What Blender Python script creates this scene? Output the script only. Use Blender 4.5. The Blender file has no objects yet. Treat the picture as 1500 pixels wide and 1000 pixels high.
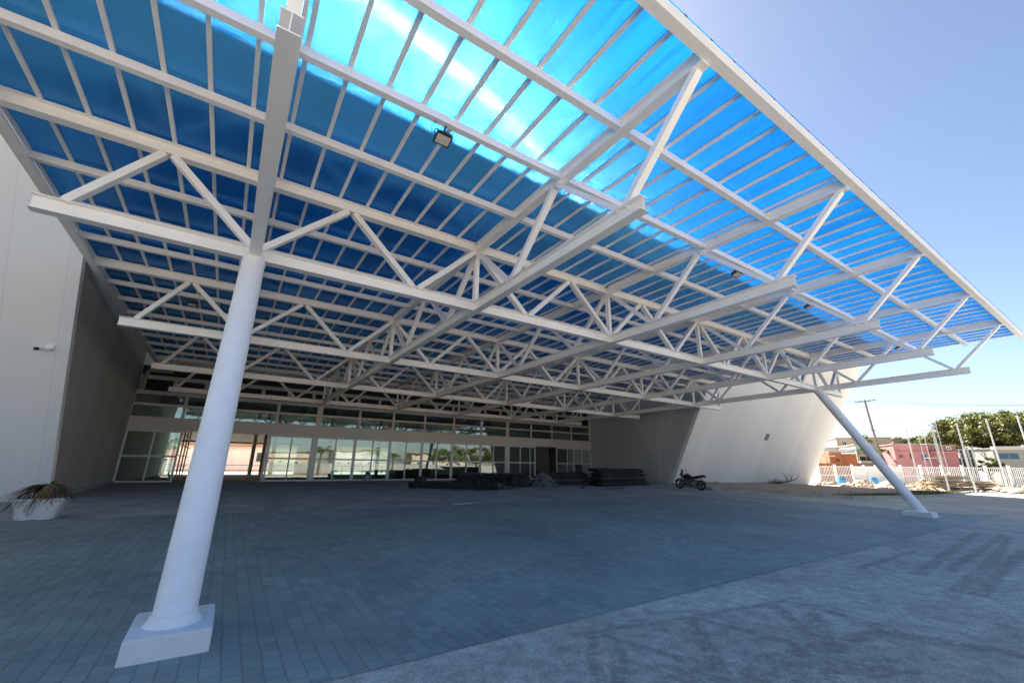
import bpy, bmesh, math, random
from mathutils import Vector, Matrix
R = math.radians
rnd = random.Random(7)
sc = bpy.context.scene
col = sc.collection

# ------------------------------------------------------------------ camera
YAW, PITCH, ROLL, FPX, CAMZ = .582, .2915, .0111, 612.23, 1.115
cy, sy, cp, sp = math.cos(YAW), math.sin(YAW), math.cos(PITCH), math.sin(PITCH)
Fv = Vector((sy*cp, cy*cp, sp)); Rv = Vector((cy, -sy, 0)); Uv = Rv.cross(Fv)
cr, sr = math.cos(ROLL), math.sin(ROLL)
R2 = Rv*cr + Uv*sr; U2 = -Rv*sr + Uv*cr
cam = bpy.data.cameras.new('camera'); co = bpy.data.objects.new('camera', cam); col.objects.link(co)
cam.sensor_width = 36; cam.lens = 36*FPX/1500; cam.clip_start = .05; cam.clip_end = 3000
m = Matrix((R2, U2, -Fv)).transposed().to_4x4(); m.translation = (0, 0, CAMZ); co.matrix_world = m
sc.camera = co

def ray(u, v): return Fv + R2*((u-750)/FPX) - U2*((v-500)/FPX)
def sstep(a, b, x):
    t = min(1, max(0, (x-a)/(b-a))); return t*t*(3-2*t)
def g(x, y):                                    # height of the ground
    z = 0 if y > 22 else max(-.7, -.04375*(22-y))
    s = sstep(35, 60, x); return z*(1-s) - .55*s
def on_ground(u, v):
    d = ray(u, v); z = -.4
    for _ in range(80):
        t = (z-CAMZ)/d.z; p = Vector((0, 0, CAMZ)) + d*t
        z = .6*z + .4*g(p.x, p.y)
    return p
def on_y(u, v, y):
    d = ray(u, v); return Vector((0, 0, CAMZ)) + d*(y/d.y)

# ------------------------------------------------------------------ materials
def nodes(m):
    m.use_nodes = True; nt = m.node_tree
    return nt, nt.nodes, nt.links
def ramp(nt, fac, stops):
    r = nt.nodes.new('ShaderNodeValToRGB'); nt.links.new(fac, r.inputs[0])
    while len(r.color_ramp.elements) < len(stops): r.color_ramp.elements.new(.5)
    for e, (p, c) in zip(r.color_ramp.elements, stops):
        e.position = p; e.color = (*c, 1) if len(c) == 3 else c
    return r.outputs[0]
def noise(nt, vec, scale, detail=4, rough=.55):
    n = nt.nodes.new('ShaderNodeTexNoise'); n.inputs['Scale'].default_value = scale
    n.inputs['Detail'].default_value = detail; n.inputs['Roughness'].default_value = rough
    if vec is not None: nt.links.new(vec, n.inputs['Vector'])
    return n.outputs['Fac']
def pos(nt, scale=None):
    n = nt.nodes.new('ShaderNodeNewGeometry'); o = n.outputs['Position']
    if scale:
        mp = nt.nodes.new('ShaderNodeMapping'); mp.inputs['Scale'].default_value = scale
        nt.links.new(o, mp.inputs[0]); o = mp.outputs[0]
    return o
def mixc(nt, fac, a, b, mode='MIX'):
    n = nt.nodes.new('ShaderNodeMix'); n.data_type = 'RGBA'; n.blend_type = mode
    for s, x in ((n.inputs['Factor'], fac), (n.inputs['A'], a), (n.inputs['B'], b)):
        if isinstance(x, (int, float)): s.default_value = x
        elif isinstance(x, tuple): s.default_value = (*x, 1) if len(x) == 3 else x
        else: nt.links.new(x, s)
    return n.outputs['Result']
def math_(nt, op, a, b=None, c=None):
    n = nt.nodes.new('ShaderNodeMath'); n.operation = op
    for i, x in enumerate((a, b, c)):
        if x is None: continue
        if isinstance(x, (int, float)): n.inputs[i].default_value = x
        else: nt.links.new(x, n.inputs[i])
    return n.outputs[0]
def bump(nt, h, strength, dist=.01):
    b = nt.nodes.new('ShaderNodeBump'); b.inputs['Strength'].default_value = strength; b.inputs['Distance'].default_value = dist
    nt.links.new(h, b.inputs['Height']); return b.outputs[0]
MATS = {}
def paint(name, c, rough=.5, var=.08, scale=3., metal=0., bumpk=0., dirt=None, spec=.5, stretch=None):
    """painted / plain surface: base colour with a little wear"""
    if name in MATS: return MATS[name]
    m = bpy.data.materials.new(name); nt, N, L = nodes(m); b = N['Principled BSDF']
    p = pos(nt, stretch)
    f = noise(nt, p, scale, 5)
    lo = tuple(x*(1-var) for x in c); hi = tuple(min(1, x*(1+var)) for x in c)
    o = ramp(nt, f, [(.3, lo), (.7, hi)])
    if dirt:
        f2 = noise(nt, pos(nt), dirt[1], 6, .65)
        k = ramp(nt, f2, [(dirt[2], (0, 0, 0)), (dirt[2]+.15, (1, 1, 1))])
        o = mixc(nt, k, o, dirt[0])
    L.new(o, b.inputs['Base Color'])
    b.inputs['Roughness'].default_value = rough; b.inputs['Metallic'].default_value = metal
    b.inputs['Specular IOR Level'].default_value = spec
    if bumpk: L.new(bump(nt, noise(nt, pos(nt), 60, 3), bumpk, .01), b.inputs['Normal'])
    MATS[name] = m; return m

STEEL = paint('white_steel_paint', (.88, .86, .825), .42, .03, 2., dirt=((.79, .76, .70), 1.7, .6))
COLW = paint('white_column_paint', (.84, .83, .81), .5, .04, 4.)
def stucco(name, c, seam=0., seam_axis=0, var=.07):
    m = bpy.data.materials.new(name); nt, N, L = nodes(m); b = N['Principled BSDF']
    a = noise(nt, pos(nt, (.5, .5, .12)), 1.3, 5)          # faint vertical rain streaks
    o = ramp(nt, a, [(.3, tuple(x*(1-var) for x in c)), (.7, tuple(min(1, x*(1+var*.6)) for x in c))])
    if seam:
        s = nt.nodes.new('ShaderNodeSeparateXYZ'); L.new(pos(nt), s.inputs[0])
        fr = math_(nt, 'FRACT', math_(nt, 'DIVIDE', s.outputs[seam_axis], seam))
        k = math_(nt, 'LESS_THAN', fr, .018/seam)
        o = mixc(nt, math_(nt, 'MULTIPLY', k, .25), o, tuple(x*.5 for x in c))
        # every panel has a slightly different tone
        w = nt.nodes.new('ShaderNodeTexWhiteNoise'); w.noise_dimensions = '1D'
        L.new(math_(nt, 'FLOOR', math_(nt, 'DIVIDE', s.outputs[seam_axis], seam)), w.inputs['W'])
        o = mixc(nt, .1, o, w.outputs['Value'], 'MULTIPLY')
    L.new(o, b.inputs['Base Color']); b.inputs['Roughness'].default_value = .8
    L.new(bump(nt, noise(nt, pos(nt), 45, 4), .25, .012), b.inputs['Normal'])
    return m
WALL = stucco('white_textured_wall', (.80, .80, .795), 1.2, 0, .015)
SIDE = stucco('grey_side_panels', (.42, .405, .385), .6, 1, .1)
LINT = stucco('lintel_paint', (.74, .71, .67), 0, 0, .03)
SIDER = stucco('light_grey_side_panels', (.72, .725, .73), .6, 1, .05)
ALU = paint('white_window_frame', (.74, .75, .76), .35, .03)
TAUPE = paint('cream_window_frame', (.68, .65, .6), .5, .04)
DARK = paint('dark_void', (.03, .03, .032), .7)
SOFF = paint('soffit_paint', (.8, .8, .8), .8)
BLACK = paint('black_metal', (.02, .02, .022), .4)
PIPE = paint('drain_pipe', (.4, .38, .36), .5)

def glass(name, tint, refl):
    m = bpy.data.materials.new(name); nt, N, L = nodes(m); N.remove(N['Principled BSDF'])
    out = N['Material Output']
    t = N.new('ShaderNodeBsdfTransparent'); t.inputs[0].default_value = (*tint, 1)
    gl = N.new('ShaderNodeBsdfGlossy'); gl.inputs['Roughness'].default_value = .006
    gl.inputs['Color'].default_value = (.85, .97, .95, 1)
    w = nt.nodes.new('ShaderNodeTexNoise'); w.inputs['Scale'].default_value = .9; w.inputs['Detail'].default_value = 1
    L.new(pos(nt), w.inputs['Vector'])
    L.new(bump(nt, w.outputs['Fac'], .12, .02), gl.inputs['Normal'])
    lw = N.new('ShaderNodeFresnel'); lw.inputs['IOR'].default_value = 1.5
    f = math_(nt, 'ADD', lw.outputs[0], refl)
    mx = N.new('ShaderNodeMixShader'); L.new(f, mx.inputs[0]); L.new(t.outputs[0], mx.inputs[1]); L.new(gl.outputs[0], mx.inputs[2])
    L.new(mx.outputs[0], out.inputs[0]); return m
GLASS = glass('tinted_door_glass', (.26, .43, .41), .17)

def sheet_mat(top):
    """blue ribbed polycarbonate, one material per face of the sheet: bends light at its ribs, milky on the weathered top"""
    m = bpy.data.materials.new('blue_polycarbonate_top' if top else 'blue_polycarbonate'); nt, N, L = nodes(m); N.remove(N['Principled BSDF'])
    out = N['Material Output']; p = pos(nt)
    oi = N.new('ShaderNodeObjectInfo')
    tone = math_(nt, 'MULTIPLY_ADD', oi.outputs['Random'], .2, .9)
    # the extruded ribs (a few mm wide, running along y) tilt the surface sideways
    wn = N.new('ShaderNodeTexWhiteNoise'); wn.noise_dimensions = '3D'
    sc_ = N.new('ShaderNodeVectorMath'); sc_.operation = 'SCALE'; sc_.inputs['Scale'].default_value = 913.7; L.new(p, sc_.inputs[0])
    L.new(sc_.outputs[0], wn.inputs['Vector'])
    a = math_(nt, 'MULTIPLY_ADD', wn.outputs['Value'], 2., -1.)
    cx = N.new('ShaderNodeCombineXYZ'); L.new(math_(nt, 'MULTIPLY', a, 1.1), cx.inputs[0])
    ge = N.new('ShaderNodeNewGeometry')
    ad = N.new('ShaderNodeVectorMath'); ad.operation = 'ADD'; L.new(ge.outputs['Normal'], ad.inputs[0]); L.new(cx.outputs[0], ad.inputs[1])
    nm = N.new('ShaderNodeVectorMath'); nm.operation = 'NORMALIZE'; L.new(ad.outputs[0], nm.inputs[0])
    cs = N.new('ShaderNodeSeparateColor'); L.new(wn.outputs['Color'], cs.inputs[0])
    rg = math_(nt, 'MULTIPLY_ADD', math_(nt, 'GREATER_THAN', cs.outputs[2], .955), .38, .10)
    def mx(f, x, y):
        n = N.new('ShaderNodeMixShader')
        if isinstance(f, float): n.inputs[0].default_value = f
        else: L.new(f, n.inputs[0])
        L.new(x.outputs[0], n.inputs[1]); L.new(y.outputs[0], n.inputs[2]); return n
    sx = N.new('ShaderNodeSeparateXYZ'); L.new(p, sx.inputs[0])
    strip = math_(nt, 'LESS_THAN', math_(nt, 'FRACT', math_(nt, 'DIVIDE', sx.outputs[0], .008)), .3)     # clear flute / milky web of the extrusion
    rf = N.new('ShaderNodeBsdfRefraction'); rf.inputs['IOR'].default_value = 1.34; L.new(rg, rf.inputs['Roughness']); L.new(nm.outputs[0], rf.inputs['Normal'])
    cls = math_(nt, 'GREATER_THAN', cs.outputs[2], .955); L.new(mixc(nt, cls, (.44, .87, 1), (.6, .86, 1)), rf.inputs['Color'])
    tr = N.new('ShaderNodeBsdfTransparent')
    if top:
        d = noise(nt, pos(nt, (5, .3, 1)), 1.5, 6, .65)      # dust film in streaks along the ribs
        dd = ramp(nt, d, [(.3, (.62,)*3), (.5, (1., 1., 1.)), (.75, (1.2,)*3)])
        tl = N.new('ShaderNodeBsdfTranslucent'); L.new(mixc(nt, 1., (.014, .215, .49), dd, 'MULTIPLY'), tl.inputs[0])
        tr.inputs[0].default_value = (.1, .6, 1, 1)
        body = mx(strip, mx(.16, tl, tr), rf)
    else:
        L.new(mixc(nt, 1., (.05, .62, .98), tone, 'MULTIPLY'), tr.inputs[0])
        body = mx(strip, tr, rf)
    gl = N.new('ShaderNodeBsdfGlossy'); gl.inputs['Roughness'].default_value = .2
    fr = N.new('ShaderNodeFresnel'); fr.inputs['IOR'].default_value = 1.4
    n = mx(math_(nt, 'MULTIPLY', fr.outputs[0], .5), body, gl)
    L.new(n.outputs[0], out.inputs[0]); return m
SHEET, SHEET_TOP = sheet_mat(False), sheet_mat(True)

def paver_mat():
    m = bpy.data.materials.new('interlocking_pavers'); nt, N, L = nodes(m); b = N['Principled BSDF']
    s = N.new('ShaderNodeSeparateXYZ'); L.new(pos(nt), s.inputs[0])
    X, Y = s.outputs[0], s.outputs[1]
    def zig(v, per, amp):
        return math_(nt, 'MULTIPLY', math_(nt, 'PINGPONG', v, per), amp/per)
    nx = math_(nt, 'ADD', X, zig(Y, .034, .013)); ny = math_(nt, 'ADD', Y, zig(X, .034, .011))
    j1 = math_(nt, 'MULTIPLY_ADD', noise(nt, pos(nt), 1.3, 2), .05, nx)
    c = N.new('ShaderNodeCombineXYZ'); L.new(ny, c.inputs[0]); L.new(j1, c.inputs[1])
    br = N.new('ShaderNodeTexBrick'); L.new(c.outputs[0], br.inputs['Vector'])
    br.inputs['Scale'].default_value = 1; br.inputs['Brick Width'].default_value = .225; br.inputs['Row Height'].default_value = .165
    br.inputs['Mortar Size'].default_value = .005; br.inputs['Mortar Smooth'].default_value = .6
    br.inputs['Color1'].default_value = (.22, .275, .255, 1); br.inputs['Color2'].default_value = (.285, .345, .315, 1)
    br.inputs['Mortar'].default_value = (.12, .13, .12, 1)
    big = ramp(nt, noise(nt, pos(nt), .35, 6, .6), [(.3, (.72, .72, .74)), (.7, (1.12, 1.1, 1.08))])
    o = mixc(nt, 1., br.outputs['Color'], big, 'MULTIPLY')
    dust = ramp(nt, noise(nt, pos(nt, (1, .5, 1)), .9, 7, .7), [(.52, (0, 0, 0)), (.75, (1, 1, 1))])
    o = mixc(nt, math_(nt, 'MULTIPLY', dust, .55), o, (.33, .315, .285))
    sp_ = ramp(nt, noise(nt, pos(nt), 6, 2), [(.73, (0, 0, 0)), (.76, (1, 1, 1))])
    o = mixc(nt, math_(nt, 'MULTIPLY', sp_, .5), o, (.07, .07, .06))
    L.new(o, b.inputs['Base Color'])
    L.new(ramp(nt, noise(nt, pos(nt), 3, 4), [(.3, (.62,)*3), (.7, (.85,)*3)]), b.inputs['Roughness'])
    h = math_(nt, 'ADD', br.outputs['Fac'], math_(nt, 'MULTIPLY', noise(nt, pos(nt), 90, 3), -.4))
    bn = bump(nt, h, .6, -.006); L.new(bn, b.inputs['Normal'])
    return m
def concrete_mat():
    m = bpy.data.materials.new('stained_concrete'); nt, N, L = nodes(m); b = N['Principled BSDF']
    P = pos(nt)
    a = noise(nt, P, .5, 8, .68)
    o = ramp(nt, a, [(.28, (.33, .325, .275)), (.5, (.51, .515, .44)), (.72, (.60, .61, .54))])
    k = ramp(nt, noise(nt, P, 2.3, 8, .72), [(.45, (0, 0, 0)), (.68, (1, 1, 1))])
    o = mixc(nt, math_(nt, 'MULTIPLY', k, .5), o, (.22, .215, .195))
    wp = ramp(nt, noise(nt, P, .22, 5, .6), [(.45, (0, 0, 0)), (.62, (1, 1, 1))]); o = mixc(nt, math_(nt, 'MULTIPLY', wp, .5), o, (.34, .30, .25))
    md = ramp(nt, noise(nt, P, 6, 7, .75), [(.38, (.74, .73, .72)), (.62, (1.14, 1.14, 1.12))]); o = mixc(nt, .9, o, md, 'MULTIPLY')
    gr = ramp(nt, noise(nt, P, 38, 3, .7), [(.35, (.6,)*3), (.65, (1.2,)*3)])
    o = mixc(nt, .8, o, gr, 'MULTIPLY')
    # muddy tyre and drag marks: bands around measured segments, broken up by noise
    w = N.new('ShaderNodeTexNoise'); w.inputs['Scale'].default_value = 3.2; w.inputs['Detail'].default_value = 7; L.new(P, w.inputs['Vector'])
    vm = N.new('ShaderNodeVectorMath'); vm.operation = 'MULTIPLY_ADD'; L.new(w.outputs['Color'], vm.inputs[0]); vm.inputs[1].default_value = (.16, .16, 0); L.new(P, vm.inputs[2])
    wv = N.new('ShaderNodeVectorMath'); wv.operation = 'SUBTRACT'; L.new(vm.outputs[0], wv.inputs[0]); wv.inputs[1].default_value = (.08, .08, 0)
    s = N.new('ShaderNodeSeparateXYZ'); L.new(wv.outputs[0], s.inputs[0])
    tot = None
    for (u0, v0, u1, v1, wd) in MARKS:
        p0, p1 = on_ground(u0, v0), on_ground(u1, v1)
        d = Vector((p1.x-p0.x, p1.y-p0.y)); l = d.length; d /= l
        qx = math_(nt, 'SUBTRACT', s.outputs[0], p0.x); qy = math_(nt, 'SUBTRACT', s.outputs[1], p0.y)
        al = math_(nt, 'ADD', math_(nt, 'MULTIPLY', qx, d.x), math_(nt, 'MULTIPLY', qy, d.y))
        ac = math_(nt, 'ABSOLUTE', math_(nt, 'ADD', math_(nt, 'MULTIPLY', qx, -d.y), math_(nt, 'MULTIPLY', qy, d.x)))
        e = math_(nt, 'MAXIMUM', math_(nt, 'SUBTRACT', 0, al), math_(nt, 'SUBTRACT', al, l))
        dd = math_(nt, 'MAXIMUM', e, ac)
        k = math_(nt, 'MULTIPLY_ADD', math_(nt, 'DIVIDE', dd, wd), -1.9, 1.9); n = k.node; n.use_clamp = True
        tot = k if tot is None else math_(nt, 'MAXIMUM', tot, k)
    br = ramp(nt, noise(nt, P, 7, 7, .8), [(.40, (.05,)*3), (.56, (1, 1, 1))])
    k = math_(nt, 'MULTIPLY', math_(nt, 'POWER', tot, .7), br)
    o = mixc(nt, math_(nt, 'MULTIPLY', k, .68), o, (.19, .165, .135))
    vc = N.new('ShaderNodeTexVoronoi'); vc.feature = 'DISTANCE_TO_EDGE'; vc.inputs['Scale'].default_value = .33; L.new(wv.outputs[0], vc.inputs['Vector'])
    ck = ramp(nt, vc.outputs['Distance'], [(.0, (1, 1, 1)), (.006, (0, 0, 0))]); o = mixc(nt, math_(nt, 'MULTIPLY', ck, math_(nt, 'MULTIPLY', noise(nt, P, .6, 3), .3)), o, (.1, .095, .085))
    sp_ = ramp(nt, noise(nt, P, 24, 2), [(.70, (0, 0, 0)), (.73, (1, 1, 1))]); o = mixc(nt, math_(nt, 'MULTIPLY', sp_, .55), o, (.13, .12, .1))
    L.new(o, b.inputs['Base Color']); b.inputs['Roughness'].default_value = .85
    L.new(bump(nt, noise(nt, P, 30, 6, .7), .5, .012), b.inputs['Normal'])
    return m
MARKS = [(840, 928, 1015, 903, .06), (1015, 903, 1160, 876, .06), (1010, 905, 1060, 985, .11), (1025, 905, 1180, 945, .09),
         (866, 932, 878, 1000, .09), (890, 930, 990, 962, .07), (990, 962, 1090, 975, .1), (1130, 885, 1215, 948, .12), (1160, 880, 1290, 915, .09),
         (1180, 890, 1225, 950, .13), (1090, 975, 1290, 925, .14), (1260, 830, 1345, 805, .1), (1345, 840, 1430, 780, .14), (1390, 835, 1470, 782, .12),
         (1390, 872, 1450, 825, .14), (1450, 825, 1480, 785, .13), (1430, 870, 1500, 805, .16), (1000, 990, 1300, 975, .3), (910, 940, 905, 1000, .1), (1300, 925, 1500, 960, .2)]
def plain_ground(name, c1, c2, scale=.6, tint=None):
    m = bpy.data.materials.new(name); nt, N, L = nodes(m); b = N['Principled BSDF']
    o = ramp(nt, noise(nt, pos(nt), scale, 8, .65), [(.3, c1), (.7, c2)])
    gr = ramp(nt, noise(nt, pos(nt), 20, 4, .7), [(.35, (.75,)*3), (.65, (1.15,)*3)])
    o = mixc(nt, .8, o, gr, 'MULTIPLY')
    L.new(o, b.inputs['Base Color']); b.inputs['Roughness'].default_value = .95
    L.new(bump(nt, noise(nt, pos(nt), 8, 6, .7), .6, .03), b.inputs['Normal'])
    return m

# ------------------------------------------------------------------ geometry helpers
class MB:
    def __init__(s): s.v = []; s.f = []
    def add(s, vs, fs):
        o = len(s.v); s.v += [tuple(x) for x in vs]; s.f += [tuple(o+i for i in f) for f in fs]; return s
    def hexa(s, p):            # 8 corners: bottom 4 counter-clockwise, top 4
        return s.add(p, [(3, 2, 1, 0), (4, 5, 6, 7), (0, 1, 5, 4), (1, 2, 6, 5), (2, 3, 7, 6), (3, 0, 4, 7)])
    def box(s, x0, x1, y0, y1, z0, z1):
        return s.hexa([(x0, y0, z0), (x1, y0, z0), (x1, y1, z0), (x0, y1, z0), (x0, y0, z1), (x1, y0, z1), (x1, y1, z1), (x0, y1, z1)])
    def obox(s, c, ax, hx, hy, hz):      # rotated about z; ax = unit x axis
        c = Vector(c); a = Vector(ax).normalized(); b = Vector((-a.y, a.x, 0)); k = Vector((0, 0, 1))
        P = [c + a*(i*hx) + b*(j*hy) + k*(h*hz) for h in (-1, 1) for i, j in ((-1, -1), (1, -1), (1, 1), (-1, 1))]
        return s.hexa(P)
    def frame_box(s, c, X, Y, Z, hx, hy, hz):
        c = Vector(c); P = [c + X*(i*hx) + Y*(j*hy) + Z*(h*hz) for h in (-1, 1) for i, j in ((-1, -1), (1, -1), (1, 1), (-1, 1))]
        return s.hexa(P)
    def ext(s, p0, p1, prof, up=(0, 0, 1)):      # extrude a closed profile (side, up) from p0 to p1
        p0, p1 = Vector(p0), Vector(p1); d = (p1-p0).normalized(); up = Vector(up)
        sd = d.cross(up).normalized(); u = sd.cross(d); n = len(prof)
        vs = [p + sd*a + u*b for p in (p0, p1) for a, b in prof]
        fs = [(i, (i+1) % n, n+(i+1) % n, n+i) for i in range(n)] + [tuple(range(n-1, -1, -1)), tuple(range(n, 2*n))]
        return s.add(vs, fs)
    def rect(s, p0, p1, w, h, up=(0, 0, 1)):
        return s.ext(p0, p1, [(-w/2, -h/2), (w/2, -h/2), (w/2, h/2), (-w/2, h/2)], up)
    def ibeam(s, p0, p1, w=.2, h=.25, tf=.016, tw=.012, up=(0, 0, 1)):
        a, b, t, c = w/2, h/2, tf, tw/2
        return s.ext(p0, p1, [(-a, -b), (a, -b), (a, -b+t), (c, -b+t), (c, b-t), (a, b-t), (a, b), (-a, b), (-a, b-t), (-c, b-t), (-c, -b+t), (-a, -b+t)], up)
    def chan(s, p0, p1, w=.13, h=.075, t=.01, up=(0, 0, 1)):   # U channel, open upwards
        a, b = w/2, h/2
        return s.ext(p0, p1, [(-a, -b), (a, -b), (a, b), (a-t, b), (a-t, -b+t), (-a+t, -b+t), (-a+t, b), (-a, b)], up)
    def tube(s, pts, rad, n=10, cap=True):
        pts = [Vector(p) for p in pts]; rad = rad if isinstance(rad, (list, tuple)) else [rad]*len(pts)
        o = len(s.v); prev = None
        for i, p in enumerate(pts):
            d = (pts[min(i+1, len(pts)-1)] - pts[max(i-1, 0)]).normalized()
            if prev is None:
                a = d.cross(Vector((0, 0, 1)))
                if a.length < .05: a = d.cross(Vector((1, 0, 0)))
            else: a = prev - d*prev.dot(d)
            a.normalize(); prev = a; b = d.cross(a)
            for k in range(n):
                t = 2*math.pi*k/n; s.v.append(tuple(p + (a*math.cos(t) + b*math.sin(t))*rad[i]))
        for i in range(len(pts)-1):
            for k in range(n):
                s.f.append((o+i*n+k, o+i*n+(k+1) % n, o+(i+1)*n+(k+1) % n, o+(i+1)*n+k))
        if cap: s.f.append(tuple(o+k for k in range(n-1, -1, -1))); s.f.append(tuple(o+(len(pts)-1)*n+k for k in range(n)))
        return s
    def lathe(s, prof, c, n=24, axis=(0, 0, 1), cap=True):      # prof: (radius, height)
        ax = Vector(axis).normalized(); a = ax.cross(Vector((0, 0, 1)))
        if a.length < .05: a = Vector((1, 0, 0))
        a.normalize(); b = ax.cross(a); c = Vector(c); o = len(s.v)
        for r_, h in prof:
            for k in range(n):
                t = 2*math.pi*k/n; s.v.append(tuple(c + ax*h + (a*math.cos(t)+b*math.sin(t))*r_))
        for i in range(len(prof)-1):
            for k in range(n): s.f.append((o+i*n+k, o+i*n+(k+1) % n, o+(i+1)*n+(k+1) % n, o+(i+1)*n+k))
        if cap: s.f.append(tuple(o+k for k in range(n-1, -1, -1))); s.f.append(tuple(o+(len(prof)-1)*n+k for k in range(n)))
        return s
    def torus(s, c, axis, R_, r_, n=28, k=10):
        ax = Vector(axis).normalized(); a = ax.cross(Vector((0, 0, 1))); a = a.normalized() if a.length > .05 else Vector((1, 0, 0)); b = ax.cross(a); c = Vector(c); o = len(s.v)
        for i in range(n):
            t = 2*math.pi*i/n; d = a*math.cos(t)+b*math.sin(t)
            for j in range(k):
                q = 2*math.pi*j/k; s.v.append(tuple(c + d*(R_+r_*math.cos(q)) + ax*(r_*math.sin(q))))
        for i in range(n):
            for j in range(k): s.f.append((o+i*k+j, o+((i+1) % n)*k+j, o+((i+1) % n)*k+(j+1) % k, o+i*k+(j+1) % k))
        return s
    def ball(s, c, rx, ry, rz, n=12, m_=8, jit=0):
        o = len(s.v); c = Vector(c)
        for i in range(1, m_):
            t = math.pi*i/m_
            for k in range(n):
                q = 2*math.pi*k/n; j = 1+rnd.uniform(-jit, jit)
                s.v.append((c.x+rx*j*math.sin(t)*math.cos(q), c.y+ry*j*math.sin(t)*math.sin(q), c.z+rz*j*math.cos(t)))
        s.v.append((c.x, c.y, c.z+rz)); s.v.append((c.x, c.y, c.z-rz)); T = len(s.v)-2
        for i in range(m_-2):
            for k in range(n): s.f.append((o+i*n+k, o+(i+1)*n+k, o+(i+1)*n+(k+1) % n, o+i*n+(k+1) % n))
        for k in range(n):
            s.f.append((T, o+k, o+(k+1) % n)); s.f.append((T+1, o+(m_-2)*n+(k+1) % n, o+(m_-2)*n+k))
        return s
    def build(s, name, mat, parent=None, smooth=False, bevel=0, auto=None):
        og = origin(parent)
        me = bpy.data.meshes.new(name); me.from_pydata([(x-og.x, y-og.y, z-og.z) for x, y, z in s.v], [], s.f)
        bm = bmesh.new(); bm.from_mesh(me)
        bmesh.ops.recalc_face_normals(bm, faces=bm.faces) if smooth is not None else None
        if bevel: bmesh.ops.bevel(bm, geom=list(bm.edges), offset=bevel, segments=2, affect='EDGES', clamp_overlap=True)
        bm.to_mesh(me); bm.free()
        if smooth: me.polygons.foreach_set('use_smooth', [True]*len(me.polygons))
        if smooth == 'auto' or auto: me.set_sharp_from_angle(angle=R(35))
        me.materials.append(mat); o = bpy.data.objects.new(name, me); col.objects.link(o)
        if parent is not None: o.parent = parent
        return o
def origin(o):
    v = Vector((0, 0, 0))
    while o is not None: v += o.location; o = o.parent
    return v
def tag(o, label=None, cat=None, group=None, kind=None):
    if label: o['label'] = label
    if cat: o['category'] = cat
    if group: o['group'] = group
    if kind: o['kind'] = kind
    return o
def thing(name, label, cat, loc=(0, 0, 0), group=None):
    o = bpy.data.objects.new(name, None); col.objects.link(o); o.location = loc; o.empty_display_size = .2
    return tag(o, label, cat, group)
def copy_thing(o, loc, label=None):
    def cp(x, par):
        c = x.copy(); col.objects.link(c)
        if par is not None: c.parent = par
        for ch in list(x.children): cp(ch, c)
        return c
    c = cp(o, None); c.location = loc
    if label: c['label'] = label
    return c

# ------------------------------------------------------------------ light and sky
SUN_AZ, SUN_EL = 24., 48.94
w = bpy.data.worlds.new('World'); sc.world = w; w.use_nodes = True
nt = w.node_tree; bg = nt.nodes['Background']; sky = nt.nodes.new('ShaderNodeTexSky')
sky.sky_type = 'NISHITA'; sky.sun_disc = False; sky.sun_elevation = R(SUN_EL); sky.sun_rotation = R(SUN_AZ)
sky.air_density = .82; sky.dust_density = .75; sky.ozone_density = .6
nt.links.new(sky.outputs[0], bg.inputs[0]); bg.inputs[1].default_value = .05
sl = bpy.data.lights.new('sun', 'SUN'); sl.energy = 5.0; sl.angle = R(.53); sl.color = (1, .95, .87)
so = bpy.data.objects.new('sun', sl); col.objects.link(so)
sv = Vector((math.sin(R(SUN_AZ))*math.cos(R(SUN_EL)), math.cos(R(SUN_AZ))*math.cos(R(SUN_EL)), math.sin(R(SUN_EL))))
so.rotation_euler = sv.to_track_quat('Z', 'Y').to_euler(); so.location = sv*60
vs = sc.view_settings; vs.view_transform = 'Standard'; vs.look = 'None'; vs.exposure = 2.16; vs.gamma = 1; vs.use_curve_mapping = False
sc.render.engine = 'CYCLES'; cy_ = sc.cycles
cy_.use_denoising = True; cy_.max_bounces = 14; cy_.diffuse_bounces = 9; cy_.glossy_bounces = 4; cy_.transmission_bounces = 6; cy_.transparent_max_bounces = 24
cy_.sample_clamp_indirect = 60; cy_.caustics_reflective = False; cy_.caustics_refractive = True; cy_.blur_glossy = .0

# ------------------------------------------------------------------ ground
def sheet(name, poly, mat, dz, cuts=(), ycuts=(6, 22), thick=.0):
    bm = bmesh.new(); bm.faces.new([bm.verts.new((x, y, 0)) for x, y in poly])
    for yc in ycuts: bmesh.ops.bisect_plane(bm, geom=bm.verts[:]+bm.edges[:]+bm.faces[:], plane_co=(0, yc, 0), plane_no=(0, 1, 0))
    for xc in cuts: bmesh.ops.bisect_plane(bm, geom=bm.verts[:]+bm.edges[:]+bm.faces[:], plane_co=(xc, 0, 0), plane_no=(1, 0, 0))
    bmesh.ops.triangulate(bm, faces=bm.faces[:])
    for v in bm.verts: v.co.z = g(v.co.x, v.co.y)+dz
    bmesh.ops.recalc_face_normals(bm, faces=bm.faces)
    for f in bm.faces:
        if f.normal.z < 0: f.normal_flip()
    if thick:
        r = bmesh.ops.extrude_face_region(bm, geom=bm.faces[:])
        for e in r['geom']:
            if isinstance(e, bmesh.types.BMVert): e.co.z += thick
        bmesh.ops.recalc_face_normals(bm, faces=bm.faces)
    me = bpy.data.meshes.new(name); bm.to_mesh(me); bm.free(); me.materials.append(mat)
    o = bpy.data.objects.new(name, me); col.objects.link(o); o['kind'] = 'structure'; return o
XC = list(range(36, 61, 3))
gx = [-900, -300, -120, -60, -30, 0, 20, 35]+XC+[75, 90, 120, 200, 400, 900]
gy = [-900, -300, -120, -60, -20, 0, 6, 22, 33, 60, 90, 140, 300, 900]
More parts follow.
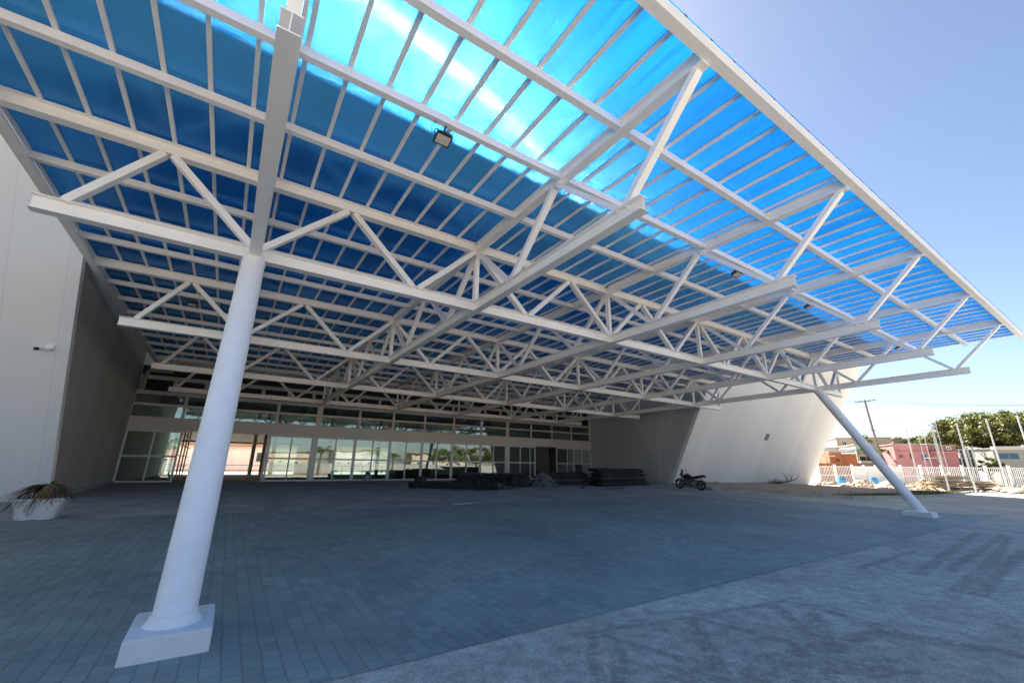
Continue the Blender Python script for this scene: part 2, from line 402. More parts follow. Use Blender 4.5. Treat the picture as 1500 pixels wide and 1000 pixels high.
gm = MB(); gm.add([(x, y, g(x, y)-.04) for y in gy for x in gx], [(j*len(gx)+i, j*len(gx)+i+1, (j+1)*len(gx)+i+1, (j+1)*len(gx)+i) for j in range(len(gy)-1) for i in range(len(gx)-1)])
o = gm.build('ground', plain_ground('sandy_earth', (.36, .32, .25), (.56, .5, .41), .25), smooth=None); o['kind'] = 'structure'
CONC = concrete_mat()
PA, PB = on_ground(465, 1000), on_ground(1470, 754); PD = Vector((PB.x-PA.x, PB.y-PA.y, 0)).normalized()
sheet('concrete_yard', [(-60, -4), (58, -4), (58, 10.2), (43, 9.2), (36, 10), (31.7, 10.9), (29, 13), (27.2, 16.8), (28.5, 21.2), (33.4, 33.62), (-6.2, 33.62), (-5.2, 20.4), (-60, 20.4)], CONC, -.005, XC+[35], (-10, 0, 6, 22))
sheet('entrance_apron', [(-5.2, 20.4), (-40, 20.4), (-40, 15.2), (22, 15.2), (26, 12.0), (29, 13), (27.2, 16.8), (28.5, 21.2), (33.4, 33.6), (-6.2, 33.6)], plain_ground('worn_apron_concrete', (.24, .235, .22), (.46, .45, .43), .8), -.0025)
sheet('dirt_lot', [(-120, -200), (120, -200), (120, -20), (-120, -20)], plain_ground('brown_dirt', (.2, .13, .08), (.34, .24, .16), .2), -.02, XC+[35], (-60,))
sheet('paved_forecourt', [(PA.x-40*PD.x, PA.y-40*PD.y), (PA.x, PA.y), (PB.x, PB.y), (PB.x-2.0, PB.y+2.2), (26, 12.6), (23.2, 15.6), (16, 15.65), (6.9, 15.4), (-.2, 15.7), (-4.3, 15.9), (-40, 16)], paver_mat(), 0.)

# ------------------------------------------------------------------ canopy
X0, SP = -.168, 5.0
YA = [9.135, 16.158, 23.149, 30.114]
ZB, YE, YF = 5.126, 3.60, 2.29
ZT = 6.83                                     # axis of the top chords
canopy = thing('entrance_canopy', 'wide flat canopy of white steel trusses roofed with blue translucent sheets', 'canopy', (12, 9.135, -.5))
XL, XR = -4.2, 28.15
def member(kind, p0, p1, par, w=.16, up=(0, 0, 1)):
    b = MB(); b.chan(p0, p1, w, w*.78, .012, up); return b.build(kind, STEEL, par)
# trusses that run parallel to the facade
for ai, y in enumerate(YA):
    b = MB(); b.ibeam((-3.29, y, ZB), (27.88, y, ZB), .2, .26); b.ibeam((XL, y, ZT), (XR, y, ZT), .2, .25)
    t = b.build('cross_truss', STEEL, canopy)
    bot = [max(-3.0, X0+SP*2/3*k) for k in range(-1, 9)]; top = [X0+SP/3+SP*2/3*k for k in range(-1, 9)]
    for k in range(10):
        member('web_member', (bot[k]+.07, y, ZB+.13), (top[k]-.07, y, ZT-.125), t)
        if k < 9: member('web_member', (top[k]+.07, y, ZT-.125), (bot[k+1]-.07, y, ZB+.13), t)
    for k in range(6):
        x = X0+SP*k; b = MB(); b.ibeam((x, y, ZB+.12), (x, y, ZT-.12), .12, .12, .01, .01, up=(0, 1, 0)); b.build('post', STEEL, t)
    b = MB(); b.rect((27.75, y, ZB+.13), (27.95, y, ZT-.12), .1, .1, up=(0, 1, 0)); b.build('post', STEEL, t)
# trusses that run out from the facade
for k in range(6):
    x = X0+SP*k
    b = MB(); b.ibeam((x, YE, ZB-.014), (x, 31.2, ZB-.014), .2, .256); b.ibeam((x, YF+.05, ZT+.004), (x, 33.5, ZT+.004), .19, .242)
    t = b.build('cantilever_truss', STEEL, canopy)
    pan = [(YF+.12, 4.02, 5.71), (5.71, 7.42, 9.135)]
    for i in range(3): d = (YA[i+1]-YA[i]); pan += [(YA[i], YA[i]+d*.25, YA[i]+d*.5), (YA[i]+d*.5, YA[i]+d*.75, YA[i+1])]
    for a, m_, c in pan:
        member('web_member', (x, a+.06, ZT-.12), (x, m_-.06, ZB+.11), t, .135)
        member('web_member', (x, m_+.06, ZB+.11), (x, c-.06, ZT-.12), t, .135)
# purlins, edge members, glazing bars and sheets
pur = [3.95, 5.56, 7.27]
for i in range(3):
    for f in (.25, .5, .75): pur.append(YA[i]+f*(YA[i+1]-YA[i]))
pur += [31.3, 32.4]
for y in pur:
    b = MB(); b.rect((XL, y, 6.852), (XR, y, 6.852), .12, .15); b.build('purlin', STEEL, canopy)
b = MB(); b.box(XL-.05, XR+.05, YF-.09, YF-.07, 6.74, 6.972); b.box(XL-.05, XR+.05, YF-.07, YF+.06, 6.74, 6.758); b.box(XL-.05, XR+.05, YF-.07, YF+.06, 6.93, 6.945); b.build('front_edge_beam', STEEL, canopy)
b = MB(); b.box(XL-.09, XL-.07, YF+.0, 33.4, 6.69, 6.99); b.box(XL-.07, XL+.1, YF+.06, 33.4, 6.69, 6.706); b.build('side_edge_beam', STEEL, canopy)
nb = 54; x00 = -4.19
for i in range(nb+1):
    x = x00+i*.6
    b = MB(); b.box(x-.033, x+.033, YF-.04, 33.3, 6.938, 6.982); b.build('glazing_bar', STEEL, canopy)
    b = MB(); b.box(x-.03, x+.03, YF-.10, 33.3, 6.995, 7.008); b.box(x-.02, x+.02, YF-.105, YF-.06, 6.99, 7.03); b.build('cover_strip', ALU, canopy)
for i in range(nb):
    x = x00+i*.6; b = MB()
    b.box(x+.002, x+.598, YF-.10, 33.3, 6.984, 6.9841); o = b.build('roof_sheet', SHEET, canopy); o.data.materials.append(SHEET_TOP)
    for f in o.data.polygons:
        if f.normal.z > .5: f.material_index = 1
# leaning columns
for k in (0, 5):
    x = X0+SP*k
    b = MB(); b.tube([(x, 6.22, -.56), (x, 9.08, 5.02)], .198, 40); c = b.build('column', COLW, canopy, smooth='auto')
    b = MB(); b.lathe([(.26, 0), (.245, .02), (.222, .05), (.205, .10)], (x, 6.265, -.502), 36); b.build('base_collar', COLW, c, smooth='auto')
    zb = g(x, 6.4); b = MB(); P = [(x-.36, 5.80, zb-.06), (x+.36, 5.80, zb-.06), (x+.37, 6.80, zb-.06), (x-.37, 6.80, zb-.06), (x-.35, 5.84, -.5), (x+.36, 5.83, -.5), (x+.37, 6.78, -.5), (x-.36, 6.80, -.5)]
    b.hexa(P); b.build('footing', paint('footing_paint', (.74, .73, .7), .7, .06, 6, bumpk=.3, dirt=((.35, .31, .27), 4, .62)), c, bevel=.012)
    b = MB(); b.box(x-.21, x+.21, 8.93, 9.33, ZB-.165, ZB-.145); b.build('cap_plate', STEEL, c)

# ------------------------------------------------------------------ hall building
hall = thing('hall_building', 'large pale hall with leaning front walls and a recessed glass entrance', 'building', (12, 34, 0))
H, YBK = 14.9, 62.
lk, rk, ly, ry = .537, .55, 20.1, 21.04
def lp(z): return ly-lk*z
def rp(z): return ry-rk*z
# left and right leaning front walls
def slab(xa, xb, f, z0, z1, th=.3, dxb=0):
    b = MB(); y0, y1 = f(z0), f(z1)
    return b.hexa([(xa, y0, z0), (xb, y0, z0), (xb, y0+th, z0), (xa, y0+th, z0), (xa, y1, z1), (xb+dxb, y1, z1), (xb+dxb, y1+th, z1), (xa, y1+th, z1)])
lw = slab(-32, -4.76, lp, -.4, H).build('leaning_wall', WALL, hall)
slab(-4.76, -4.50, lambda z: lp(z)-.006, -.4, H, .32).build('corner_trim', ALU, lw)
slab(28.5, 28.68, lambda z: rp(z)-.006, -.4, H, .32).build('corner_trim', WALL, hall)
rw = slab(28.68, 51.05, rp, -.6, H, .3, 1.3).build('leaning_wall', WALL, hall)
p = on_y(1123, 640, 18.93); b = MB(); yv = rp(p.z); b.frame_box((p.x, yv-.03, p.z), Vector((1, 0, 0)), Vector((0, 1, .0)), Vector((0, -.48, .877)), .26, .03, .3)
for i in range(5): b.frame_box((p.x, yv-.07+(.2-.1*i)*-.55, p.z+.2-.1*i), Vector((1, 0, 0)), Vector((0, 1, 0)), Vector((0, -.48, .877)), .22, .02, .025)
b.build('wall_vent', paint('vent_grey', (.2, .19, .18), .6), rw)
# side walls of the recess
def sidewall(xa, ya, xb, yb, f, th):
    b = MB(); z0, z1 = -.3, H; t = Vector((xb-xa, yb-ya)); n = th
    def X(y): return xa
    P = [(X(f(z0)+.31), f(z0)+.31, z0), (X(f(z0)+.31)+n, f(z0)+.31, z0), (xb+n, yb, z0), (xb, yb, z0),
         (X(f(z1)+.31), f(z1)+.31, z1), (X(f(z1)+.31)+n, f(z1)+.31, z1), (xb+n, yb, z1), (xb, yb, z1)]
    b.hexa(P); return b
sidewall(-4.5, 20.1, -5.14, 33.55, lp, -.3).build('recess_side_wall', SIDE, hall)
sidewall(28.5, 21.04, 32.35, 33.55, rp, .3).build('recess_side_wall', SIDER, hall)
# low plinth strip along the left side wall
MB().hexa([(-4.47, 20.3, -.06), (-4.35, 20.3, -.06), (-4.98, 33.4, -.02), (-5.1, 33.4, -.02), (-4.47, 20.3, .10), (-4.37, 20.3, .10), (-5.0, 33.4, .12), (-5.1, 33.4, .12)]).build('plinth_strip', paint('plinth_concrete', (.33, .33, .32), .8, .12, 3), hall)
# upper storey above the canopy: closed block
b = MB(); z0, z1 = 11.6, H-.02
ym = 33.55
b.hexa([(-4.49, lp(z0), z0), (28.49, rp(z0), z0), (32.34, ym, z0), (-5.13, ym, z0), (-4.49, lp(z1), z1), (28.49, rp(z1), z1), (32.34, ym, z1), (-5.13, ym, z1)])
b.box(-5.13, 32.34, ym+.001, YBK, z0, z1)
b.build('upper_storey', SOFF, hall)
# outer / rear shell of the two wings
MB().box(50.6, 50.9, rp(0)+.4, YBK, -.6, H-.01).build('end_wall', WALL, hall)
MB().box(-32, -31.7, ly+.4, YBK, -.3, H-.01).build('end_wall', WALL, hall)
MB().box(-31.7, -5.5, 18, YBK, H-.3, H-.03).build('wing_roof', SOFF, hall); MB().box(32.7, 51, 18, YBK, H-.3, H-.03).build('wing_roof', SOFF, hall)
MB().box(-31.7, -8, YBK-.3, YBK, -.3, H-.3).build('rear_wall', WALL, hall); MB().box(19.5, 51, YBK-.3, YBK, -.3, 11.59).build('rear_wall', WALL, hall); MB().box(7.6, 12.5, YBK-.3, YBK, -.3, 11.59).build('rear_wall', WALL, hall); MB().box(12.5, 19.5, YBK-.3, YBK, 3.5, 11.59).build('rear_wall', WALL, hall); MB().box(17.2, 21.5, 51, 51.2, .016, 11.58).build('inner_wall', paint('cream_inner_wall', (.7, .6, .42), .7), hall)
YD = 33.62
# interior
fl = MB().box(-6, 33, YD+.12, 57, -.2, .015).build('hall_floor', paint('hall_floor_screed', (.2, .165, .125), .7, .2, .7), None); fl['kind'] = 'structure'
MB().box(26.0, 26.2, YD+1.2, YBK-.3, 0.016, 11.58).build('inner_wall', paint('inner_wall', (.42, .4, .37), .8), hall)
MB().box(32.36, 32.7, 33.56, YBK-.3, -.2, 11.58).build('inner_wall', LINT, hall); MB().box(-5.6, -5.15, 33.56, YBK-.3, -.2, 11.58).build('inner_wall', LINT, hall)
for x in (-1.3, 4.2, 9.7, 15.2, 20.7):
    MB().lathe([(.2, 0), (.2, 11.58)], (x, 52, .016), 20).build('inner_column', paint('inner_column', (.5, .47, .4), .6), hall, smooth='auto')
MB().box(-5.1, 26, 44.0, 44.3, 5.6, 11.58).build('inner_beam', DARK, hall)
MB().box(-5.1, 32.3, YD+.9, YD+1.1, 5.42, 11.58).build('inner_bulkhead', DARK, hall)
MB().box(-8, 7.6, YBK-.3, YBK, 3.5, 11.59).build('rear_wall', WALL, hall); MB().box(-8, 7.6, 57.6, 59.4, 3.35, 3.5).build('rear_awning', paint('dark_awning', (.12, .09, .06), .7), hall)
for u, m_ in ((371, 'pale_post'), (386, 'brown_post')):
    p = on_y(u, 660, 56.5); b = MB(); b.tube([(p.x, 56.5, .016), (p.x, 56.5, 11.59)], .2 if m_ == 'pale_post' else .14, 14); b.build('rear_post', paint(m_, (.5, .5, .42) if m_ == 'pale_post' else (.2, .14, .08), .6), hall, smooth='auto')
# glazed partition seen through the open doorway
for yy in (37, 40, 43, 46, 49):
    b = MB(); b.box(-3.0, -2.9, yy-.05, yy+.05, .016, 5.5)
    for zz in (.05, .9, 1.7, 2.5, 3.3, 4.1): b.box(-2.98, -2.92, yy+.05, yy+2.95, zz-.025, zz+.025)
    b.build('partition_frame', paint('partition_frame', (.42, .38, .3), .5), hall)
# --- facade: lintel, ribbon windows, doors
def fbox(x0, x1, z0, z1, d0=0., d1=.12): return MB().box(x0, x1, YD+d0, YD+d1, z0, z1)
fbox(-5.25, 32.4, 3.06, 3.77, -.02, .2).build('lintel_band', LINT, hall)
fbox(-5.35, 32.42, 5.26, 5.40, -.06, .16).build('head_rail', TAUPE, hall)
posts = [(-5.32, -5.12), (-2.72, -2.55), (-.1, .07), (2.5, 2.68), (5.12, 5.5), (8.1, 8.27), (10.75, 10.92), (13.42, 13.58), (16.1, 16.28), (18.85, 19.02), (21.56, 21.92), (24.42, 24.57), (27.0, 27.15), (29.58, 29.72), (32.15, 32.4)]
for (a, b_), (c, d) in zip(posts[:-1], posts[1:]):
    m_ = MB(); e = YD
    m_.box(a if a < -5 else (a+b_)/2, b_, e, e+.12, 3.772, 5.258); m_.box(c, (c+d)/2 if d < 32 else d, e, e+.12, 3.772, 5.258)
    m_.box(b_, c, e+.002, e+.118, 3.772, 3.84); m_.box(b_, c, e+.002, e+.118, 5.18, 5.258); m_.box(b_, c, e+.004, e+.116, 4.50, 4.64)
    wdw = m_.build('ribbon_window', TAUPE, hall)
    for z0, z1 in ((3.84, 4.50), (4.64, 5.18)):
        q = MB(); q.add([(b_, e+.06, z0), (c, e+.06, z0), (c, e+.06, z1), (b_, e+.06, z1)], [(0, 1, 2, 3)]); q.build('pane', GLASS, wdw)
def door(x0, x1, n, widths=None, label=None):
    f = MB(); fr = .085; e = YD+.02; xs = [x0+fr/2+(x1-x0-fr)*i/n for i in range(n+1)] if widths is None else [x0+fr/2+(x1-x0-fr)*i for i in widths]
    for i, x in enumerate(xs):
        hw = fr/2 if 0 < i < len(xs)-1 else fr*.62
        f.box(x-hw, x+hw, e, e+.09, .017, 3.055)
    for a, b_ in zip(xs[:-1], xs[1:]):
        for z0, z1 in ((.017, .12), (1.46, 1.57), (2.94, 3.055)): f.box(a+fr/2-.002, b_-fr/2+.002, e+.004, e+.086, z0, z1)
    d = f.build('glass_door', ALU, hall)
    for a, b_ in zip(xs[:-1], xs[1:]):
        tl_ = rnd.uniform(-.003, .003)
        for z0, z1 in ((.12, 1.46), (1.57, 2.94)):
            q = MB(); q.add([(a, e+.045, z0), (b_, e+.045+tl_, z0), (b_, e+.045+tl_, z1), (a, e+.045, z1)], [(0, 1, 2, 3)]); q.build('pane', GLASS, d)
    q = MB(); xm = xs[len(xs)//2]; q.box(xm-.015, xm+.015, e-.07, e-.045, .95, 1.25); q.box(xm-.01, xm+.01, e-.045, e, .97, .99); q.box(xm-.01, xm+.01, e-.045, e, 1.21, 1.23); q.build('handle', ALU, d)
    if label: d['label'] = label
door(-5.14, -2.46, 2); door(2.36, 5.1, 2, None, 'see-through double glass door beside the open doorway')
MB().box(2.2, 2.34, YD+.14, YD+.24, .017, 3.055).build('sliding_track_post', ALU, hall)
fbox(5.14, 5.32, .017, 3.055, .0, .1).build('frame_post', ALU, hall)
for a, b_ in ((5.34, 8.04), (8.06, 10.72), (10.74, 13.4), (13.42, 16.12), (16.14, 18.9), (18.92, 21.6)): door(a, b_, 2)
fbox(21.62, 21.9, .017, 3.055, .0, .1).build('frame_post', ALU, hall)
door(21.92, 25.0, 3, (0, .42, .8, 1)); door(27.6, 32.3, 4, (0, .3, .5, .74, 1))
MB().box(25.02, 27.58, YD+1.15, YD+1.25, .017, 5.3).build('inner_screen', paint('dark_screen', (.13, .12, .11), .7), hall)
# dark clerestory above the ribbon windows
b = MB(); b.box(-5.2, 32.3, YD, YD+.14, 6.12, 6.36)
b.build('clerestory_beam', TAUPE, hall)
for i in range(24):
    x = -5.1+i*1.62; MB().box(x, x+.22, YD+.004, YD+.13, 5.402, 6.118).build('clerestory_post', TAUPE, hall)
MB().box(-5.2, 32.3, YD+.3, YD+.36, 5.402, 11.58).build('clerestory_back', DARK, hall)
MB().box(-5.2, 32.3, YD+.004, YD+.2, 6.95, 11.58).build('upper_band', LINT, hall)
# rain pipe in the left corner
b = MB(); b.tube([(-4.86, 33.35, 5.41), (-4.86, 33.35, 6.3), (-4.78, 33.33, 6.52), (-4.6, 33.3, 6.6), (-3.6, 33.28, 6.62)], .11, 14); b.build('drain_pipe', PIPE, hall, smooth='auto')

# security camera on the left wall
p = Vector((-4.99, lp(4.31), 4.31))
cam_t = thing('security_camera', 'small white security camera fixed to the left leaning wall', 'camera', p)
b = MB(); b.box(p.x-.02, p.x+.16, p.y-.10, p.y+.03, p.z+.04, p.z+.2); b.build('housing', ALU, cam_t, bevel=.015)
b = MB(); b.tube([(p.x+.1, p.y-.1, p.z+.02), (p.x-.13, p.y-.28, p.z-.03)], .045, 14); b.build('barrel', ALU, cam_t, smooth='auto')
b = MB(); b.tube([(p.x-.10, p.y-.257, p.z-.024), (p.x-.17, p.y-.312, p.z-.04)], .048, 14); b.build('lens', BLACK, cam_t, smooth='auto')
b = MB(); b.tube([(p.x+.08, p.y+.0, p.z+.06), (p.x+.06, p.y-.12, p.z)], .02, 8); b.build('bracket', ALU, cam_t)

# floodlights hanging under the canopy
LENS = paint('lamp_lens', (.5, .48, .42), .25)
def flood(x, y, label, s=1.):
    t = thing('floodlight', label, 'floodlight', (x, y, 6.76), 'black floodlights under the canopy')
    Yv = Vector((0, .94, -.34)); Zv = Vector((0, .34, .94)); Xv = Vector((1, 0, 0)); c = Vector((x, y+.1, 6.6))
    b = MB(); b.frame_box(c, Xv, Yv, Zv, .145, .11, .03)
    for i in range(7): b.frame_box(c+Zv*.042+Xv*(-.12+i*.04), Xv, Yv, Zv, .005, .095, .018)
    b.build('body', BLACK, t, bevel=.006)
    b = MB(); b.frame_box(c-Zv*.031, Xv, Yv, Zv, .122, .083, .004); b.build('lens', LENS, t)
    b = MB(); b.tube([(x-.16, y+.1, 6.6), (x-.16, y+.06, 6.72), (x+.16, y+.06, 6.72), (x+.16, y+.1, 6.6)], .012, 6); b.tube([(x, y+.06, 6.72), (x, y-.02, 6.79)], .02, 6); b.build('yoke', BLACK, t)
    b = MB(); b.tube([(x-.12, y+.02, 6.62), (x-.24, y+.0, 6.55), (x-.27, y-.02, 6.66), (x-.2, y-.03, 6.78), (x-.14, y+.0, 6.7)], .006, 6); b.build('cable', BLACK, t)
    return t
fl_lab = ['black floodlight nearest the camera, on the purlin with the blue sheets in sun', 'second nearest black floodlight, right beside the tip of the nearest free truss end', 'third black floodlight along the outer purlin',
          'fourth black floodlight along the outer purlin, above the third free truss end', 'fifth black floodlight along the outer purlin', 'farthest black floodlight along the outer purlin, near the right roof edge']
for (x, l) in zip((2.25, 6.85, 11.6, 16.2, 20.9, 25.3), fl_lab): flood(x, 5.60, l)
flood(-1.9, 18.0, 'dark floodlight deep under the canopy, left of the near column')

# ------------------------------------------------------------------ planter with a dead plant
POT = paint('flaking_white_paint', (.62, .61, .6), .8, .1, 5, bumpk=.5, dirt=((.2, .17, .14), 5, .56))
a, b2 = on_y(12, 758, 15.95), on_y(82, 755, 15.95); cxp = (a.x+b2.x)/2+.04; zg = g(0, 15.9)
pl = thing('planter', 'weathered white concrete planter holding a drooping dead plant by the left wall', 'planter', (cxp, 16.1, zg))
hw = (b2.x-a.x)/2
def ring(z, sx, sy, n=40, wob=0):
    P = []
    for i in range(n):
        t = 2*math.pi*i/n; c, s = math.cos(t), math.sin(t); e = .35
        P.append((cxp+sx*math.copysign(abs(c)**e, c), 16.1+sy*math.copysign(abs(s)**e, s), z+(rnd.uniform(-wob, wob))))
    return P
b = MB(); prof = [(0.0, .86, .03), (.05, .9, .02), (.33, 1.05, 0), (.345, 1.05, 0), (.35, 1.12, 0), (.40, 1.13, 0), (.405, 1.10, 0), (.43, 1.10, 0), (.435, 1.14, 0), (.50, 1.15, 0), (.50, 1.02, 0), (.42, 1.0, 0)]
vs = []
for z, k, wb in prof: vs += ring(zg+z, hw*k, .28*k, 40, wb)
n = 40; b.add(vs, [(i*n+j, i*n+(j+1) % n, (i+1)*n+(j+1) % n, (i+1)*n+j) for i in range(len(prof)-1) for j in range(n)] + [tuple(range(n-1, -1, -1))])
b.build('pot', POT, pl, smooth='auto')
b = MB(); b.add(ring(zg+.43, hw*1.0, .28), [tuple(range(40))]); b.build('soil', paint('dry_soil', (.06, .045, .03), .95, .3, 12), pl)
LEAFD = bpy.data.materials.new('dead_leaf'); nt, N, L = nodes(LEAFD); ge = N.new('ShaderNodeNewGeometry')
L.new(ramp(nt, ge.outputs['Random Per Island'], [(0, (.05, .03, .02)), (.4, (.13, .08, .04)), (.75, (.22, .14, .06)), (1, (.12, .10, .04))]), N['Principled BSDF'].inputs['Base Color']); N['Principled BSDF'].inputs['Roughness'].default_value = .8
b = MB(); top = Vector((cxp+.12, 16.0, zg+.82))
for i in range(230):
    t = rnd.uniform(0, 2*math.pi); L_ = 0; reach = rnd.uniform(.35, .85) if math.cos(t) < 0 else rnd.uniform(.22, .45)
    d = Vector((math.cos(t)*1.15, math.sin(t)*.7, 0)); s = Vector((-d.y, d.x, 0)).normalized(); wd = rnd.uniform(.014, .042); drop = rnd.uniform(.28, .56)*(1.25 if math.cos(t) < -.3 else .9)
    P = []
    for k in range(7):
        q = k/6; c = top + d*(reach*q) + Vector((0, 0, .06*math.sin(q*3)-drop*q**1.8)) + s*(rnd.uniform(-.02, .02))
        ww = wd*(1-.75*q); tw = Vector((0, 0, rnd.uniform(-.4, .4)*ww)); P += [c-s*ww-tw, c+s*ww+tw]
    b.add(P, [(2*k, 2*k+1, 2*k+3, 2*k+2) for k in range(6)])
b.tube([top+Vector((0, 0, -.35)), top+Vector((.0, 0, .05)), top+Vector((.03, 0, .09))], [.06, .045, .03], 8)
b.tube([top+Vector((0, 0, .03)), top+Vector((.12, -.02, .10)), top+Vector((.22, -.02, .17))], [.03, .02, .012], 6)
b.build('dead_plant', LEAFD, pl, smooth=None)

# ------------------------------------------------------------------ bucket by the doors
p = on_ground(537, 704.5); p.y = 33.3; p.x = 9.1; zb = .0
bk = thing('metal_bucket', 'small grey metal bucket with dark rags in it by the glass doors', 'bucket', (p.x, p.y, zb))
b = MB(); b.lathe([(.19, 0), (.21, .2), (.225, .48), (.235, .5), (.215, .5), (.2, .3)], (p.x, p.y, zb+.002), 24); b.build('pail', paint('galvanised', (.5, .52, .54), .35, .1, 8, .6), bk, smooth='auto')
b = MB()
for i in range(6): b.ball((p.x+rnd.uniform(-.08, .14), p.y+rnd.uniform(-.1, .1), zb+.5+rnd.uniform(-.05, .12)), .11, .1, .09, 10, 6, .25)
b.build('rags', paint('dark_cloth', (.02, .02, .025), .9), bk, smooth=True)

# ------------------------------------------------------------------ stacks of dark material in front of the doors
DSH = paint('dark_sheet_metal', (.024, .027, .028), .75, .35, 2., spec=.15, dirt=((.06, .06, .055), 2.5, .62))
DSL = paint('dusty_sheet_metal', (.06, .064, .062), .65, .25, 2., spec=.2)
NET = paint('crumpled_grey_net', (.12, .13, .14), .8, .6, 9, spec=.2)
TAN = paint('tan_plank', (.3, .27, .21), .7, .25, 3)
def stack(name, label, cat, c, ang, L_, W_, Hh, layers, mat, edge=DSL, rag=.15, rib=8):
    """stack of long ribbed sheets: every layer shifted a little, its ribs showing at the ends"""
    ax = Vector((math.cos(ang), math.sin(ang), 0)); ay = Vector((-ax.y, ax.x, 0)); z = g(c[0], c[1])
    t = thing(name, label, cat, (c[0], c[1], z)); b = MB(); e = MB(); h = Hh/layers; up = Vector((0, 0, 1))
    for i in range(layers):
        o = Vector((c[0], c[1], z+h*i)) + ax*rnd.uniform(-rag, rag) + ay*rnd.uniform(-rag, rag)*.3
        sl = rnd.uniform(-.012, .012); wl = W_*(1-.38*(i/layers)**1.4)*rnd.uniform(.9, 1.04); ll = L_*(1-.1*i/layers)*rnd.uniform(.88, 1.04)
        prof = []; n = rib*2
        for k in range(n+1): prof.append((-wl/2+wl*k/n, (h*.35 if k % 2 else 0)+h*.1))
        prof += [(a_, b_+h*.8) for a_, b_ in reversed(prof)]
        (e if rnd.random() < .1 else b).ext(o-ax*ll/2, o+ax*ll/2+up*sl, prof)
    b.build('sheets', mat, t); e.build('dusty_sheets', edge, t) if e.v else None
    for f in (-.3, .28):
        q = MB(); o = Vector((c[0], c[1], z))+ax*L_*f; w0, w1 = W_*.545, W_*.36
        P = [ay*-w0+up*.0, ay*-w1+up*(Hh+.02), ay*w1+up*(Hh+.02), ay*w0+up*.0]; P2 = [ay*-(w0+.012), ay*-(w1+.004)+up*(Hh+.03), ay*(w1+.004)+up*(Hh+.03), ay*(w0+.012)]
        V = [o+ax*e+p_ for e in (-.025, .025) for p_ in P+P2]
        q.add(V, [(i, i+1, 4+i+1, 4+i) for i in range(3)]+[(8+i, 12+i, 13+i, 9+i) for i in range(3)]+[(i, 8+i, 9+i, i+1) for i in range(3)]+[(4+i, 5+i, 13+i, 12+i) for i in range(3)]+[(0, 4, 12, 8), (3, 11, 15, 7)])
        q.build('strap', BLACK, t)
    return t
stack('sheet_stack', 'tallest dark stack of ribbed sheets, in front of the grey right side wall', 'stack', (23.2, 21.6), .03, 5.0, 1.35, 1.1, 15, DSH)
stack('sheet_stack', 'lower dark stack of ribbed sheets just left of the tallest one', 'stack', (18.9, 22.4), .06, 4.2, 1.3, .82, 11, DSH)
stack('sheet_stack', 'long dark stack of ribbed sheets close to the glass doors', 'stack', (14.6, 24.6), -.05, 5.2, 1.1, .72, 10, DSH)
stack('profile_bundle', 'low bundle of long dusty profiles on the concrete before the doors', 'bundle', (10.6, 21.3), -.55, 4.2, .7, .34, 7, DSH, TAN, .4, 5)
stack('sheet_stack', 'short dark stack with a square cut end beside the net heap', 'stack', (14.85, 21.9), .2, 1.5, .9, .62, 9, DSH)
# dark blocks at the left end
for i, (dx, dy, zz, lab) in enumerate(((0, 0, 0, 'dark block at the left end of the pile, bottom row'), (.52, -.1, 0, 'dark block beside the bundle, bottom row right'), (.28, .0, .3, 'dark block lying on top of the other two'))):
    t = thing('dark_block', lab, 'block', (8.75+dx, 22.6+dy, g(0, 22.5)+zz)); c = (8.75+dx, 22.6+dy, g(0, 22.5)+zz+.145)
    b = MB(); b.obox(c, (1, rnd.uniform(-.2, .2), 0), .24, .3, .145); b.build('block', DSH, t, bevel=.02)
    b = MB(); b.obox((c[0], c[1], c[2]), (1, .05, 0), .03, .31, .152); b.build('strap', BLACK, t)
def heap(name, label, cat, c, rx, ry, h, mat, n=26, m_=14, jit=.12, spikes=0, smat=None):
    z = g(c[0], c[1])-.02; t = thing(name, label, cat, (c[0], c[1], z)); b = MB(); P = []
    for j in range(m_):
        q = j/(m_-1)
        for i in range(n):
            a = 2*math.pi*i/n; k = (1-q)*(1+rnd.uniform(-jit, jit)); zz = h*(1-(1-q)**1.6)*(1+rnd.uniform(-jit, jit))
            P.append((c[0]+rx*k*math.cos(a), c[1]+ry*k*math.sin(a), z+max(0, zz)))
    b.add(P, [(j*n+i, j*n+(i+1) % n, (j+1)*n+(i+1) % n, (j+1)*n+i) for j in range(m_-1) for i in range(n)])
    b.build('mound', mat, t, smooth=None)
    if spikes:
        b = MB()
        for i in range(spikes):
            a = rnd.uniform(0, 6.28); k = rnd.uniform(.3, 1.1); s = Vector((c[0]+rx*k*math.cos(a), c[1]+ry*k*math.sin(a), z+h*(1-k)*.9+.05)); d = Vector((rnd.uniform(-1, 1), rnd.uniform(-1, 1), rnd.uniform(-.15, .35))).normalized()
            l = rnd.uniform(.15, .5); s.z = max(s.z, z+.05); e = s+d*l; e.z = max(e.z, z+.03); b.rect(s, e, rnd.uniform(.03, .1), rnd.uniform(.005, .03))
        b.build('scraps', smat or mat, t)
    return t
heap('net_heap', 'grey heap of crumpled netting between the dark stacks', 'heap', (16.75, 21.75), .95, .9, .82, NET, 34, 16, .14, 60, DSL)
heap('tarp_heap', 'dark lumpy heap under a tarpaulin between the profile bundle and the square cut stack', 'heap', (12.4, 22.4), 1.9, .9, .62, DSH, 34, 14, .16, 40, DSL)
heap('scrap_heap', 'low flat heap of crumpled plastic scraps left of the square cut stack', 'heap', (12.9, 20.9), .8, .6, .3, NET, 26, 10, .25, 60, DSL)
